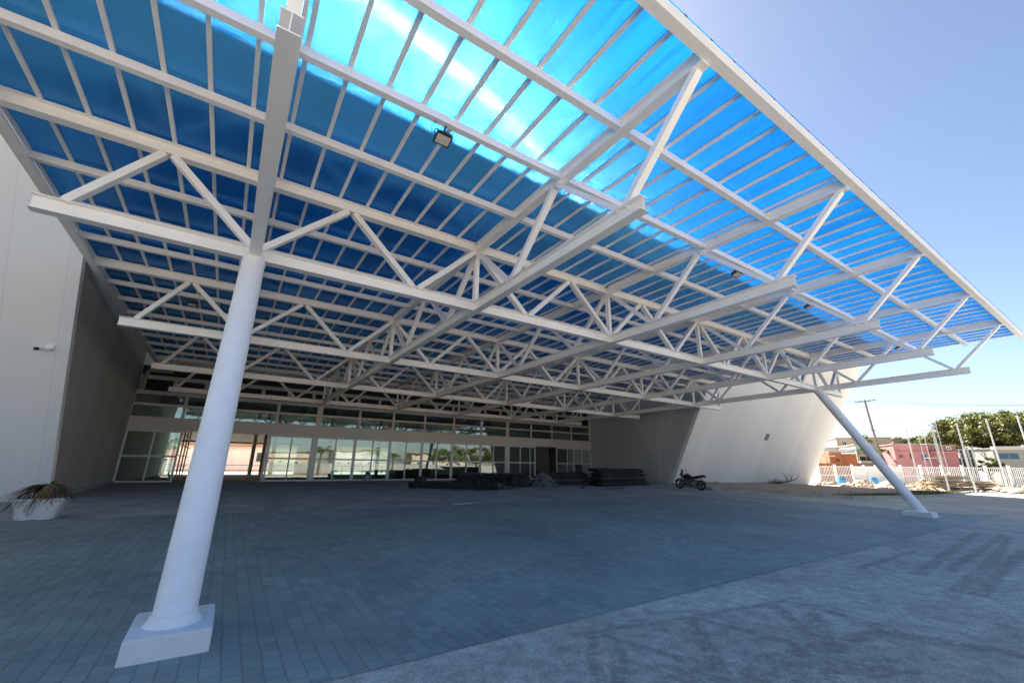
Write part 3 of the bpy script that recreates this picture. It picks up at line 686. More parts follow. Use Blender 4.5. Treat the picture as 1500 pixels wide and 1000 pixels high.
for i, (u0, v0, u1, v1, lab) in enumerate(((700, 718.5, 748, 713, 'grey strip lying in front of the scrap heap'), (852, 716, 872, 707, 'thin grey bar leaning against the foot of the dark stacks'), (880, 716.5, 915, 715.5, 'flat pale strip on the concrete before the tallest stack'), (665, 740, 690, 737.5, 'pale board offcut on the concrete in front of the bundle'))):
    p, q = on_ground(u0, v0), on_ground(u1, v1); b = MB(); z = g(p.x, p.y)
    if i == 1: q = p+Vector((.65, .1, .32))
    b.rect(Vector((p.x, p.y, z+.03)), Vector((q.x, q.y, (g(q.x, q.y)+.03) if i != 1 else z+.38)), .12, .03)
    tag(b.build('scrap_strip', DSL if i != 3 else paint('pale_board', (.5, .49, .46), .7), None), lab, 'strip')

# ------------------------------------------------------------------ motorcycle
fc, rc = Vector((25.95, 18.62, 0)), Vector((26.14, 17.15, 0))
zg = g(26, 17.9); mf = (fc-rc).normalized(); ms = Vector((mf.y, -mf.x, 0)); O = Vector((rc.x, rc.y, zg))
zf_ = g(fc.x, fc.y)
mo = thing('motorcycle', 'black motorcycle parked on its side stand by the right wall corner', 'motorcycle', O)
TYRE = paint('tyre_rubber', (.018, .018, .019), .75); CHR = paint('alloy', (.12, .122, .13), .35, .05, 5, .8)
MBK = paint('motorcycle_black', (.012, .013, .018), .25, .1, 5); SEATM = paint('seat_vinyl', (.018, .018, .02), .6); MWH = paint('motorcycle_white_panel', (.7, .7, .72), .4)
def M(f, s, u): return O + mf*f + ms*s + Vector((0, 0, u))
lean = lambda p: p
for f, r_ in ((0, .315), (1.46, .32)):
    dz = (zf_-zg)*(f/1.46)+(g(rc.x, rc.y)-zg)*(1-f/1.46)
    c = M(f, 0, r_+dz)
    b = MB(); b.torus(c, ms, r_-.055, .055 if f else .062, 32, 10); wl = b.build('wheel', TYRE, mo, smooth=True)
    b = MB(); b.torus(c, ms, r_-.105, .018, 32, 8)
    for k in range(6):
        a = k*math.pi/3; d = mf*math.cos(a)+Vector((0, 0, math.sin(a))); b.rect(c, c+d*(r_-.1), .03, .016, up=ms)
    b.tube([c-ms*.07, c+ms*.07], .045, 12); b.build('rim', CHR, wl, smooth='auto')
    b = MB(); b.lathe([(.11, -.006), (.11, .006)], c+ms*.07, 24, axis=ms); b.build('brake_disc', CHR, wl)
    b = MB(); P = []
    a0, a1 = (20, 150) if f else (30, 150)
    for k in range(10):
        a = R(a0+(a1-a0)*k/9); d = mf*math.cos(a)+Vector((0, 0, math.sin(a))); P += [c+d*(r_+.035)-ms*.06, c+d*(r_+.05), c+d*(r_+.035)+ms*.06]
    b.add(P, [(3*k+j, 3*k+j+1, 3*k+j+4, 3*k+j+3) for k in range(9) for j in (0, 1)]); b.build('mudguard', MBK, mo, smooth=True)
b = MB()
for s in (-.09, .09): b.tube([M(1.46, s, .32), M(1.24, s, .78), M(1.17, s, .95)], [.03, .024, .022], 10)
b.build('front_fork', CHR, mo, smooth='auto')
b = MB(); b.tube([M(1.2, 0, .86), M(.98, 0, .62), M(.86, 0, .34), M(.45, 0, .32), M(.3, 0, .55), M(.55, 0, .72), M(1.17, 0, .88)], .028, 8)
for s in (-.08, .08): b.tube([M(.4, s, .36), M(0, s, .32)], .024, 8)
b.build('frame', MBK, mo, smooth='auto')
b = MB(); b.frame_box(M(.72, 0, .40), mf, ms, Vector((0, 0, 1)), .2, .14, .13); b.frame_box(M(.86, 0, .57), (mf+Vector((0, 0, .35))).normalized(), ms, Vector((-mf.x*.35, -mf.y*.35, 1)).normalized(), .1, .09, .11)
for i in range(5): b.frame_box(M(.86, 0, .50+.04*i), mf, ms, Vector((0, 0, 1)), .125, .11, .006)
b.frame_box(M(.78, 0, .44), mf, ms, Vector((0, 0, 1)), .27, .17, .17); b.frame_box(M(1.0, 0, .6), mf, ms, Vector((0, 0, 1)), .09, .16, .12); b.frame_box(M(.42, 0, .58), mf, ms, Vector((0, 0, 1)), .16, .12, .12); b.build('engine', paint('engine_alloy', (.12, .125, .13), .4, .2, 9, .7), mo, bevel=.02)
b = MB(); st = [(.52, .12, .70, .09), (.66, .17, .78, .17), (.86, .2, .80, .21), (1.03, .19, .78, .2), (1.16, .11, .80, .1)]; P = []; n = 14
for f, ww, zz, hh in st:
    for k in range(n):
        a = 2*math.pi*k/n; P.append(M(f, ww*math.cos(a), zz+hh*math.sin(a)*(.9 if math.sin(a) > 0 else .8)))
b.add(P, [(i*n+k, i*n+(k+1) % n, (i+1)*n+(k+1) % n, (i+1)*n+k) for i in range(4) for k in range(n)]+[tuple(range(n)), tuple(range(4*n, 5*n))]); b.build('fuel_tank', MBK, mo, smooth='auto')
b = MB(); st = [(.62, .12, .76, .08), (.4, .16, .74, .10), (.15, .15, .79, .10), (-.15, .13, .85, .085), (-.34, .07, .89, .045)]; P = []
for f, ww, zz, hh in st:
    for k in range(n):
        a = 2*math.pi*k/n; P.append(M(f, ww*math.cos(a), zz+hh*math.sin(a)))
b.add(P, [(i*n+k, i*n+(k+1) % n, (i+1)*n+(k+1) % n, (i+1)*n+k) for i in range(4) for k in range(n)]+[tuple(range(n)), tuple(range(4*n, 5*n))]); b.build('seat', SEATM, mo, smooth='auto')
for s in (-1, 1):
    b = MB(); b.add([M(.35, s*.13, .62), M(.05, s*.13, .66), M(-.26, s*.09, .80), M(-.22, s*.09, .72), M(.1, s*.13, .58), M(.35, s*.13, .55),
                     M(.35, s*.1, .62), M(.05, s*.1, .66), M(-.26, s*.06, .80), M(-.22, s*.06, .72), M(.1, s*.1, .58), M(.35, s*.1, .55)],
                    [(0, 1, 2, 3, 4, 5), (6, 7, 8, 9, 10, 11)]+[(i, (i+1) % 6, 6+(i+1) % 6, 6+i) for i in range(6)]); b.build('side_panel', MWH, mo)
    b = MB(); b.tube([M(1.13, s*.05, 1.0), M(1.12, s*.22, 1.05), M(1.0, s*.36, 1.02)], .014, 8); b.tube([M(1.02, s*.3, 1.03), M(.98, s*.38, 1.02)], .02, 8); b.build('handlebar', BLACK, mo, smooth='auto')
    b = MB(); b.tube([M(1.08, s*.26, 1.05), M(1.1, s*.3, 1.2)], .007, 6); b.lathe([(.06, -.012), (.068, 0), (.055, .012)], M(1.1, s*.31, 1.24), 16, axis=-mf+ms*s*.25); b.build('mirror', CHR, mo, smooth='auto')
    b = MB(); b.ball(M(1.2, s*.2, .86), .03, .03, .03); b.ball(M(-.3, s*.14, .76), .03, .03, .03); b.build('indicator', paint('amber_lens', (.5, .2, .02), .3), mo, smooth=True)
b = MB(); b.ball(M(1.26, 0, .9), .13, .1, .11, 16, 10); b.build('headlight', CHR, mo, smooth=True)
b = MB(); P = []
for k, (f, ww, zz) in enumerate(((1.36, .1, .86), (1.3, .15, 1.0), (1.2, .15, 1.14), (1.16, .11, 1.22))): P += [M(f, -ww, zz), M(f+.05, 0, zz+.02), M(f, ww, zz)]
b.add(P, [(3*k+j, 3*k+j+1, 3*k+j+4, 3*k+j+3) for k in range(3) for j in (0, 1)]); b.build('fairing', MBK, mo, smooth=True)
b = MB(); b.tube([M(.92, .13, .5), M(.98, .15, .3), M(.6, .16, .24), M(.2, .17, .28)], .025, 8); b.tube([M(.25, .17, .28), M(-.3, .18, .42)], [.045, .055], 12); b.build('exhaust', CHR, mo, smooth='auto')
b = MB(); b.tube([M(.55, -.12, .3), M(.5, -.3, .01)], .014, 8); b.build('side_stand', BLACK, mo)
b = MB(); b.frame_box(M(-.33, 0, .78), mf, ms, Vector((0, 0, 1)), .05, .07, .035); b.build('tail_light', paint('red_lens', (.4, .02, .02), .25), mo, bevel=.01)
b = MB(); b.frame_box(M(-.38, 0, .6), mf, ms, Vector((0, 0, 1)), .006, .1, .07); b.build('number_plate', paint('plate_grey', (.5, .5, .5), .5), mo)
b = MB(); b.tube([M(.04, .14, .34), M(.3, .13, .66)], .028, 10); b.tube([M(.04, -.14, .34), M(.3, -.13, .66)], .028, 10); b.build('shock_absorber', CHR, mo, smooth='auto')

# ------------------------------------------------------------------ earth bed along the right wing
DIRT = plain_ground('brown_bed_earth', (.2, .15, .10), (.38, .3, .21), .5)  # the bed's own brown earth, mottled by noise
BEDP = [(28.45, 21.0), (27.3, 17.0), (31.8, 11.0), (36, 10.1), (43, 9.35), (51, 9.9), (51, 21.0)]
sheet('earth_bed', BEDP, DIRT, -.01, XC+[35], (12, 15, 18), thick=.10)
b = MB(); pts = [(28.35, 20.9), (27.25, 17.0), (31.75, 10.95), (36, 10.05), (43, 9.28), (58, 10.1)]
for (xa, ya), (xb, yb) in zip(pts[:-1], pts[1:]):
    n = 8
    for i in range(n):
        q0, q1 = i/n, (i+1)/n-.002; A = Vector((xa+(xb-xa)*q0, ya+(yb-ya)*q0, 0)); B_ = Vector((xa+(xb-xa)*q1, ya+(yb-ya)*q1, 0)); A.z = g(A.x, A.y)+.05; B_.z = g(B_.x, B_.y)+.05
        b.rect(A, B_, .14, .2)
k = b.build('kerb', paint('kerb_concrete', (.42, .41, .38), .85, .15, 2, bumpk=.4), None); k['kind'] = 'structure'
GRASS = bpy.data.materials.new('dry_grass'); nt, N, L = nodes(GRASS); ge = N.new('ShaderNodeNewGeometry')
L.new(ramp(nt, ge.outputs['Random Per Island'], [(0, (.05, .075, .018)), (.6, (.10, .13, .03)), (1, (.22, .19, .07))]), N['Principled BSDF'].inputs['Base Color']); N['Principled BSDF'].inputs['Roughness'].default_value = .8
gb = MB()
def tuft(x, y, z, n=14, h=.12, r_=.12):
    for _ in range(n):
        a = rnd.uniform(0, 6.28); px, py = x+rnd.gauss(0, r_), y+rnd.gauss(0, r_); hh = h*rnd.uniform(.5, 1.3); d = Vector((math.cos(a), math.sin(a), 0)); s = Vector((-d.y, d.x, 0))*.012
        P = Vector((px, py, z)); gb.add([P-s, P+s, P+d*hh*.5+Vector((0, 0, hh))], [(0, 1, 2)])
for i in range(520):
    q = rnd.random(); k = 0
    if q < .25: x, y = 27.6+rnd.random()*4.2, 0; y = 16.8-(x-27.4)*1.35+rnd.uniform(.1, .9)
    else: x = rnd.uniform(31.8, 52); y = 11-(x-31.8)*.14+rnd.uniform(.15, 1.3) if x < 43 else 9.6+rnd.uniform(.1, 2.2)
    if rnd.random() < (.35 if x < 36 else .9): tuft(x, y, g(x, y)+.08, 16, .13, .25)
for i in range(60): x = rnd.uniform(29, 34); tuft(x, 20.75+rnd.uniform(-.1, .05), g(x, 20.7)+.08, 8, .14, .08)
for i in range(420):
    t = rnd.uniform(-16, 30); x, y = 69.75+.56*t, 28.4-.83*t; k = rnd.uniform(-3, -.2); tuft(x+.83*k, y+.56*k, g(x, y)-.02, 16, .3, .35)
tag(gb.build('grass_tufts', GRASS, None, smooth=None), kind='stuff')
# dry branch on the bed
p = Vector((43.8, 20.1, g(43.8, 20.1)+.09)); t = thing('dry_branch', 'dead forked branch lying on the earth bed against the right wall', 'branch', p); b = MB()
b.tube([p+Vector((-2.0, 0, .02)), p+Vector((-1, .05, .12)), p+Vector((.2, 0, .2)), p+Vector((1.3, .1, .25)), p+Vector((2.1, .2, .85))], [.07, .08, .07, .05, .02], 8)
b.tube([p+Vector((.6, 0, .2)), p+Vector((0, -.1, .7)), p+Vector((-.5, -.1, 1.0))], [.05, .035, .012], 6); b.tube([p+Vector((1.3, .1, .25)), p+Vector((2.3, -.1, .5)), p+Vector((2.6, -.2, 1.05))], [.045, .03, .01], 6)
b.build('limb', paint('dead_wood', (.12, .08, .06), .9, .2, 6), t, smooth='auto'); b = MB()
for i in range(60): a = p+Vector((rnd.uniform(-2.4, -.2), rnd.uniform(-.4, .4), rnd.uniform(.0, .2))); b.tube([a, a+Vector((rnd.uniform(-.7, .7), rnd.uniform(-.3, .3), rnd.uniform(.0, .35)))], [.018, .005], 4)
b.build('twigs', paint('dead_twigs', (.07, .05, .04), .9, .2, 6), t)

# ------------------------------------------------------------------ far side of the yard: fence line and street
P0 = Vector((69.75, 28.4, 0)); EV = Vector((.5593, -.829, 0)); NV = Vector((.829, .5593, 0)); GF = -.55
def fl_t(u, v, k):                     # position along the fence line (at offset k behind it) and height, for a sight line
    d = ray(u, v); q = P0+NV*k; det = d.x*(-EV.y)-d.y*(-EV.x)
    s = (q.x*(-EV.y)-q.y*(-EV.x))/det; hit = d*s
    return (Vector((hit.x, hit.y, 0))-q).dot(EV), CAMZ+d.z*s
def fp(t, k, z): return P0+EV*t+NV*k+Vector((0, 0, z))
class FB(MB):
    def fbox(s, t0, t1, k0, k1, z0, z1): return s.hexa([fp(t0, k0, z0), fp(t1, k0, z0), fp(t1, k1, z0), fp(t0, k1, z0), fp(t0, k0, z1), fp(t1, k0, z1), fp(t1, k1, z1), fp(t0, k1, z1)])
WHITE = paint('white_fence_paint', (.8, .79, .77), .5, .05, 2)
FH = fl_t(1350, 683.5, 0)[1]
def u_t(u): return fl_t(u, 700, 0)[0]
post_t = [u_t(u) for u in (1201, 1226, 1251.5)]
post_t2 = [u_t(u) for u in (1323, 1352, 1383.5, 1413.5, 1447.5, 1482)]
dt = (post_t2[-1]-post_t2[0])/5
lp_t = [post_t[0]-2.9*(i+1) for i in range(5)][::-1]+post_t; rp_t = post_t2+[post_t2[-1]+dt*(i+1) for i in range(7)]
def railing(name, label, ts):
    t = thing(name, label, 'fence', fp((ts[0]+ts[-1])/2, 0, GF))
    for a in ts:
        b = FB(); b.fbox(a-.11, a+.11, -.11, .11, GF-.1, FH+.18); b.fbox(a-.14, a+.14, -.14, .14, FH+.18, FH+.24); b.build('post', WHITE, t)
    for a, c in zip(ts[:-1], ts[1:]):
        b = FB(); b.fbox(a+.112, c-.112, -.035, .035, FH-.1, FH); b.fbox(a+.112, c-.112, -.035, .035, GF+1.02, GF+1.1); b.fbox(a+.112, c-.112, -.035, .035, GF+.12, GF+.2)
        n = int((c-a)/.17)
        for i in range(1, n): x = a+(c-a)*i/n; b.fbox(x-.022, x+.022, -.02, .02, GF+.201, FH-.101)
        b.build('railing', WHITE, t)
    return t
railing('railing_fence', 'white railing fence with square posts, between the right wing and the solid white panels', lp_t)
railing('railing_fence', 'long white railing fence with square posts, right of the solid white panels', rp_t)
gt = thing('panel_fence', 'solid white panel fence between the two stretches of railing', 'fence', fp(5, .2, GF)); ta, tb = lp_t[-1], rp_t[0]
for i in range(4):
    a, c = ta+(tb-ta)*i/4, ta+(tb-ta)*(i+1)/4
    b = FB(); b.fbox(a+.12, c-.12, .02, .06, GF+.05, FH+.02)
    for j in range(1, 9): x = a+(c-a)*j/9; b.fbox(x-.03, x+.03, .0, .02, GF+.05, FH+.02)
    b.build('panel', WHITE, gt)
    if i: b = FB(); b.fbox(a-.11, a+.11, -.05, .15, GF-.1, FH+.2); b.build('post', WHITE, gt)

# tall white poles along the kerb
pts = [(1350, 719, 1327, 630, 'leftmost tall white pole, standing by the rubble'), (1392, 722, 1362, 619, 'tall white pole directly left of the plank piles'), (1431, 723, 1403, 621, 'tall white pole in front of the plank piles'), (1479, 724, 1440, 617, 'tall white pole right of the plank piles, before the big tree'), (1524, 725.5, 1486, 610, 'tall white pole at the right edge of the picture')]
for i, (u, v, u2, v2, lab) in enumerate(pts):
    d = ray(u, v); s = (-.56-CAMZ)/d.z; b0 = Vector((d.x*s, d.y*s, 0))
    if i == 4: q = pole_xy + (pole_xy-prev_xy); b0 = Vector((q.x, q.y, 0))
    if i: prev_xy = pole_xy
    pole_xy = b0.copy(); b0.z = g(b0.x, b0.y)
    d2 = ray(u2, v2); s2 = math.hypot(b0.x, b0.y)/math.hypot(d2.x, d2.y); ztop = CAMZ+d2.z*s2
    t = thing('white_pole', lab, 'pole', b0, 'tall white poles along the kerb'); b = MB(); b.tube([b0+Vector((0, 0, -.1)), Vector((b0.x, b0.y, ztop))], [.055, .045], 12); b.build('shaft', WHITE, t, smooth='auto')
    b = MB(); b.box(b0.x-.15, b0.x+.15, b0.y-.15, b0.y+.15, b0.z, b0.z+.05); b.build('base_plate', paint('kerb_concrete', (.4,)*3), t)
    b = MB(); b.ball((b0.x, b0.y, ztop), .07, .07, .06); b.build('cap', WHITE, t, smooth=True)

# rubble, drums, planks
STONE = bpy.data.materials.new('rubble_stone'); nt, N, L = nodes(STONE); ge = N.new('ShaderNodeNewGeometry')
L.new(ramp(nt, ge.outputs['Random Per Island'], [(0, (.22, .16, .11)), (.5, (.4, .31, .23)), (1, (.55, .48, .4))]), N['Principled BSDF'].inputs['Base Color']); N['Principled BSDF'].inputs['Roughness'].default_value = .9
def gp(u, v, z=-.5):
    d = ray(u, v); s = (z-CAMZ)/d.z; return Vector((d.x*s, d.y*s, z))
b = MB()
def stones(u0, u1, v, n, h, s0=.12, s1=.38, dep=3.):
    a, c = gp(u0, v), gp(u1, v); dr = Vector((a.x, a.y, 0)).normalized()
    for _ in range(n):
        q = rnd.random(); w_ = rnd.random(); p = a+(c-a)*q+dr*(w_*dep); zz = g(p.x, p.y)+h*math.sin(math.pi*min(1, max(0, q)))*math.sin(math.pi*w_)*rnd.random()
        s = rnd.uniform(s0, s1); b.ball((p.x, p.y, zz+s*.2), s, s*rnd.uniform(.6, 1), s*rnd.uniform(.45, .8), 7, 5, .25)
stones(1236, 1292, 715, 330, .55, .14, .36, 4.5); stones(1290, 1350, 718, 90, .3, .1, .3); stones(1482, 1560, 722, 130, .4, .12, .4); stones(1340, 1500, 721, 70, .2, .06, .2, 5); stones(1196, 1236, 709, 60, .2, .1, .3)
tag(b.build('rubble', STONE, None, smooth=None), kind='stuff')
BLUE = paint('blue_drum_plastic', (.05, .27, .55), .4, .15, 3)
for u, v, lab in ((1234.5, 711.5, 'blue plastic drum beside the right wing edge'), (1282, 711.5, 'blue plastic drum at the right end of the stone rubble')):
    p = gp(u, v); t = thing('plastic_drum', lab, 'drum', p); b = MB()
    b.lathe([(.30, 0), (.33, .03), (.37, .3), (.385, .32), (.37, .34), (.38, .6), (.40, .62), (.385, .64), (.36, .85), (.3, .87)], p, 22, axis=(.05, .03, 1)); b.build('body', BLUE, t, smooth='auto')
    b = MB(); b.lathe([(.31, 0), (.33, .02), (.31, .05)], p+Vector((.045, .026, .872)), 22, axis=(.05, .03, 1)); b.build('rim', paint('blue_drum_rim', (.04, .2, .42), .4), t, smooth='auto')
p = gp(1304, 717); heap('sand_heap', 'pale heap of sand between the leaning column and the rubble', 'heap', (p.x+1.2, p.y+.4), 1.6, 1.2, .75, paint('pale_sand', (.6, .57, .52), .95, .15, 3), 22, 10, .1)
PLK = bpy.data.materials.new('weathered_planks'); nt, N, L = nodes(PLK); ge = N.new('ShaderNodeNewGeometry')
L.new(ramp(nt, ge.outputs['Random Per Island'], [(0, (.16, .11, .07)), (.5, (.34, .26, .17)), (1, (.55, .46, .34))]), N['Principled BSDF'].inputs['Base Color']); N['Principled BSDF'].inputs['Roughness'].default_value = .85
def planks(u0, u1, v, hgt, lab, n, mess=.15):
    a, c = gp(u0, v), gp(u1, v); dr = (c-a).normalized(); sd = Vector((-dr.y, dr.x, 0)); L_ = (c-a).length; b = MB()
    if sd.dot(Vector((a.x, a.y, 0))) < 0: sd = -sd
    t = thing('plank_pile', lab, 'pile', (a+c)/2); rows = max(3, int(hgt/.07))
    for i in range(rows):
        for j in range(n):
            if rnd.random() < .25: continue
            q = a+(c-a)*.5+sd*(.15+j*.28)+dr*rnd.uniform(-mess, mess)*L_; q.z = g(q.x, q.y)+.04+i*.075
            l = L_*rnd.uniform(.3, .55); d = (dr+sd*rnd.uniform(-.06, .06)+Vector((0, 0, rnd.uniform(-.02, .02)))).normalized(); b.rect(q-d*l, q+d*l, .22, .045)
    b.build('planks', PLK, t); b = MB()
    for i in range(7):
        q = a+(c-a)*rnd.random()+sd*rnd.uniform(-.1, .9); q.z = g(q.x, q.y)+rnd.uniform(.05, hgt); d = Vector((rnd.uniform(-1, 1), rnd.uniform(-1, 1), rnd.uniform(-.1, .4))).normalized(); b.rect(q-d*.1, q+d*rnd.uniform(.6, 1.6), .1, .03)
    b.build('loose_planks', PLK, t); return t
planks(1386, 1432, 719, 1.3, 'tall pile of weathered planks between two white poles', 5); planks(1434, 1470, 719, .9, 'lower pile of weathered planks left of the fourth white pole', 4)
p, q = gp(1352, 712), gp(1384, 721); t = thing('long_plank', 'long pale plank leaning on the brush heap', 'plank', p); b = MB(); b.rect(p+Vector((0, 0, .75)), q+Vector((0, 0, .08)), .3, .05); b.rect(p+Vector((.3, .3, .5)), q+Vector((.1, .5, .05)), .18, .05); b.build('board', PLK, t)
p, q = gp(1449, 710), gp(1471, 721); t = thing('long_plank', 'pale plank propped on the lower plank pile', 'plank', p); b = MB(); b.rect(p+Vector((0, 0, .9)), q+Vector((0, 0, .06)), .22, .05); b.build('board', PLK, t)
p = gp(1365, 717); heap('brush_heap', 'brown heap of dry brush and wood left of the plank piles', 'heap', (p.x+1, p.y+.5), 2.2, 1.6, .85, paint('dry_brush', (.25, .17, .09), .95, .3, 4), 24, 10, .2, 90, PLK)
p, q = gp(1385, 724, -.56), gp(1500, 729, -.56)

# ------------------------------------------------------------------ houses across the street
def hmat(name, c, var=.14, dirt=None): return paint(name, c, .85, var, .5, bumpk=.2, dirt=dirt, stretch=(1, 1, .5))
PINK = hmat('pink_render', (.45, .2, .19), .2, ((.32, .17, .15), .8, .6)); CREAM = hmat('cream_render', (.55, .43, .3)); WHT = hmat('white_render', (.5, .51, .46), .12, ((.4, .42, .36), .6, .62))
ORG = hmat('orange_brick', (.36, .14, .065), .25); GREEN = hmat('green_band', (.3, .36, .26)); GREY = hmat('grey_render', (.33, .32, .29)); WIN = paint('dark_window_glass', (.03, .035, .04), .15); BWIN = paint('blue_window_glass', (.05, .12, .22), .15)
ROOFT = hmat('fibre_roof', (.33, .29, .25), .2)
def T(u, k): return fl_t(u, 670, k)[0]
def Z(u, v, k): return fl_t(u, v, k)[1]
def house(name, label, u0, u1, vt, k, depth, m, cat='house', over=.15, roofm=None):
    t0, t1 = T(u0, k), T(u1, k); z1 = Z((u0+u1)/2, vt, k); t = thing(name, label, cat, fp((t0+t1)/2, k+depth/2, GF))
    b = FB(); b.fbox(t0, t1, k, k+depth, GF-.3, z1); b.build('wall', m, t)
    b = FB(); b.fbox(t0-over, t1+over, k-over, k+depth+over, z1+.003, z1+.16); b.build('roof_slab', roofm or ROOFT, t)
    return t
def window(par, u0, u1, v0, v1, k, m=WIN, frame=None, name='window'):
    t0, t1, z0, z1 = T(u0, k), T(u1, k), Z((u0+u1)/2, v1, k), Z((u0+u1)/2, v0, k)
    b = FB(); f = .07
    b.fbox(t0-f, t1+f, k-.05, k+.02, z0-f, z0); b.fbox(t0-f, t1+f, k-.05, k+.02, z1, z1+f); b.fbox(t0-f, t0, k-.05, k+.02, z0+.001, z1-.001); b.fbox(t1, t1+f, k-.05, k+.02, z0+.001, z1-.001); tm = (t0+t1)/2; b.fbox(tm-.03, tm+.03, k-.04, k+.02, z0+.001, z1-.001)
    w_ = b.build(name, frame or WHITE, par); b = FB(); b.fbox(t0, t1, k-.02, k-.005, z0, z1); b.build('pane', m, w_); return w_
def band(par, name, u0, u1, v0, v1, k, m, out=.25):
    b = FB(); b.fbox(T(u0, k), T(u1, k), k-out, k+.01, Z((u0+u1)/2, v1, k), Z((u0+u1)/2, v0, k)); return b.build(name, m, par)
h = house('pink_house', 'pink rendered house with small windows behind the white railing', 1312, 1362, 651, 9, 9, PINK, over=.1)
band(h, 'ledge', 1312, 1362, 660.5, 662, 9, hmat('pink_ledge', (.45, .22, .21)), .2)
for a in ((1318, 1323, 666, 669.5), (1333, 1338.5, 664, 672), (1350.5, 1358.5, 665, 673.5), (1332, 1339, 687, 692)): window(h, *a, 9, BWIN if a[0] > 1345 else WIN, hmat('pink_ledge', (.45, .22, .21)))
h = house('pink_annexe', 'darker pink annexe with a flat ledge, right of the pink house', 1362.5, 1404, 653, 10, 8, hmat('deep_pink_render', (.38, .16, .155), .25, ((.28, .15, .13), .9, .55)), over=.05)
band(h, 'ledge', 1362.5, 1405, 661, 663, 10, hmat('pink_ledge', (.45, .22, .21)), .5); window(h, 1391, 1396, 654.5, 658, 10)
h = house('green_white_house', 'two storey white house with green bands left of the pink house', 1256, 1316, 651, 15, 10, WHT)
for v0, v1 in ((659.5, 664.5), (678, 681)): band(h, 'green_band', 1255, 1317, v0, v1, 15, GREEN, .5)
window(h, 1293.5, 1300, 651.5, 657, 15); window(h, 1300, 1307, 668, 675, 15); window(h, 1259, 1278, 668, 674.5, 15, DARK, None, 'balcony_opening'); band(h, 'balcony_rail', 1257, 1280, 674.8, 678, 15, WHT, 1.)
h = house('cream_building', 'tall cream building rising behind the green and white house', 1230, 1312, 641.5, 32, 14, CREAM); window(h, 1238, 1244, 647, 652, 32)
h = house('cream_block', 'low cream block behind the pink house', 1313.5, 1333, 643.5, 34, 10, CREAM)
h = house('white_workshop', 'low white building behind the orange brick house', 1206, 1247, 656.5, 24, 10, WHT); window(h, 1209, 1214, 660, 663.5, 24); window(h, 1217, 1223, 660, 663.5, 24)
h = house('brick_house', 'unfinished orange brick house with a bare porch beside the right wing', 1215, 1234, 662.5, 12, 7, ORG, over=.05); window(h, 1224.5, 1229, 671.5, 676, 12, DARK, ORG)
b = FB(); b.fbox(T(1234.2, 12), T(1257, 12), 12.6, 19, GF, Z(1245, 664, 12)); b.build('side_wing', hmat('dark_orange_brick', (.36, .12, .05), .2), h)
b = FB(); b.fbox(T(1196, 11), T(1216, 11), 10.5, 12.4, GF, Z(1205, 678, 11)); b.build('porch_wall', ORG, h); b = FB(); b.fbox(T(1196, 11), T(1222, 11), 10.2, 12, Z(1205, 668.5, 11), Z(1205, 667, 11)); b.build('porch_roof', CREAM, h)
for u in (1199, 1211): b = FB(); b.fbox(T(u, 11)-.14, T(u, 11)+.14, 10.5, 10.8, GF, Z(1205, 668.5, 11)); b.build('porch_post', CREAM, h)
tz = Z(1246, 664, 12)+.2; p = fp(T(1246.5, 13), 14, tz); t = thing('water_tank', 'pale round water tank on top of the orange brick house', 'tank', p); b = MB(); b.lathe([(.9, 0), (1.1, .5), (1.05, .58)], p, 24); b.build('tank', paint('tank_blue_white', (.6, .66, .7), .5), t, smooth='auto'); b = MB(); b.lathe([(1.12, .58), (.7, .72), (.2, .76)], p, 24); b.build('lid', paint('tank_lid', (.5, .56, .6), .5), t, smooth='auto')
h = house('grey_house', 'grey house with a wide blue glazed window under the big tree', 1457, 1540, 657, 15, 10, GREY); band(h, 'eave', 1455, 1542, 653.5, 658.5, 15, paint('pale_eave', (.55, .54, .52), .8), .7); window(h, 1464, 1493, 663.5, 672, 15, BWIN, GREY); window(h, 1502, 1520, 663.5, 672, 15, BWIN, GREY)
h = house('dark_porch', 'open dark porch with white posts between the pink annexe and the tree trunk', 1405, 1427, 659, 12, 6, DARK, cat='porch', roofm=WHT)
for u in (1406, 1412, 1418.5, 1425): b = FB(); b.fbox(T(u, 12)-.1, T(u, 12)+.1, 11.7, 11.95, GF, Z(1415, 659, 12)); b.build('porch_post', WHT, h)
band(h, 'porch_rail', 1405, 1427, 670, 671.5, 11.9, WHT, .1); band(h, 'porch_rail', 1405, 1427, 664, 665, 11.9, WHT, .1)
# street and wall behind the fence
o = FB(); 
# scaffold tower
t0 = T(1362, 4); t1 = T(1384, 4); zt = Z(1372, 619, 4); t = thing('scaffold_tower', 'thin grey scaffold frame rising beside the second white pole', 'scaffold', fp((t0+t1)/2, 4.8, GF)); b = FB(); SCF = paint('scaffold_tube', (.42, .44, .47), .4, .05, 3, .4)
for tt, kk in ((t0, 4), (t1, 4), (t0, 5.6), (t1, 5.6)): b.tube([fp(tt, kk, GF), fp(tt, kk, zt)], .04, 6)
b.build('upright', SCF, t); b = FB(); z = GF+1.6
while z < zt+.1:
    zz = min(z, zt)
    for kk in (4, 5.6): b.tube([fp(t0, kk, zz), fp(t1, kk, zz)], .03, 6)
    for tt in (t0, t1): b.tube([fp(tt, 4, zz), fp(tt, 5.6, zz)], .03, 6)
    z += 1.9
tm = (t0+t1)/2; b.tube([fp(tm, 4, zt-1.9), fp(tm, 4, zt)], .03, 6); b.tube([fp(t0, 4, zt), fp(t1, 4, zt)], .03, 6); b.build('crossbar', SCF, t)
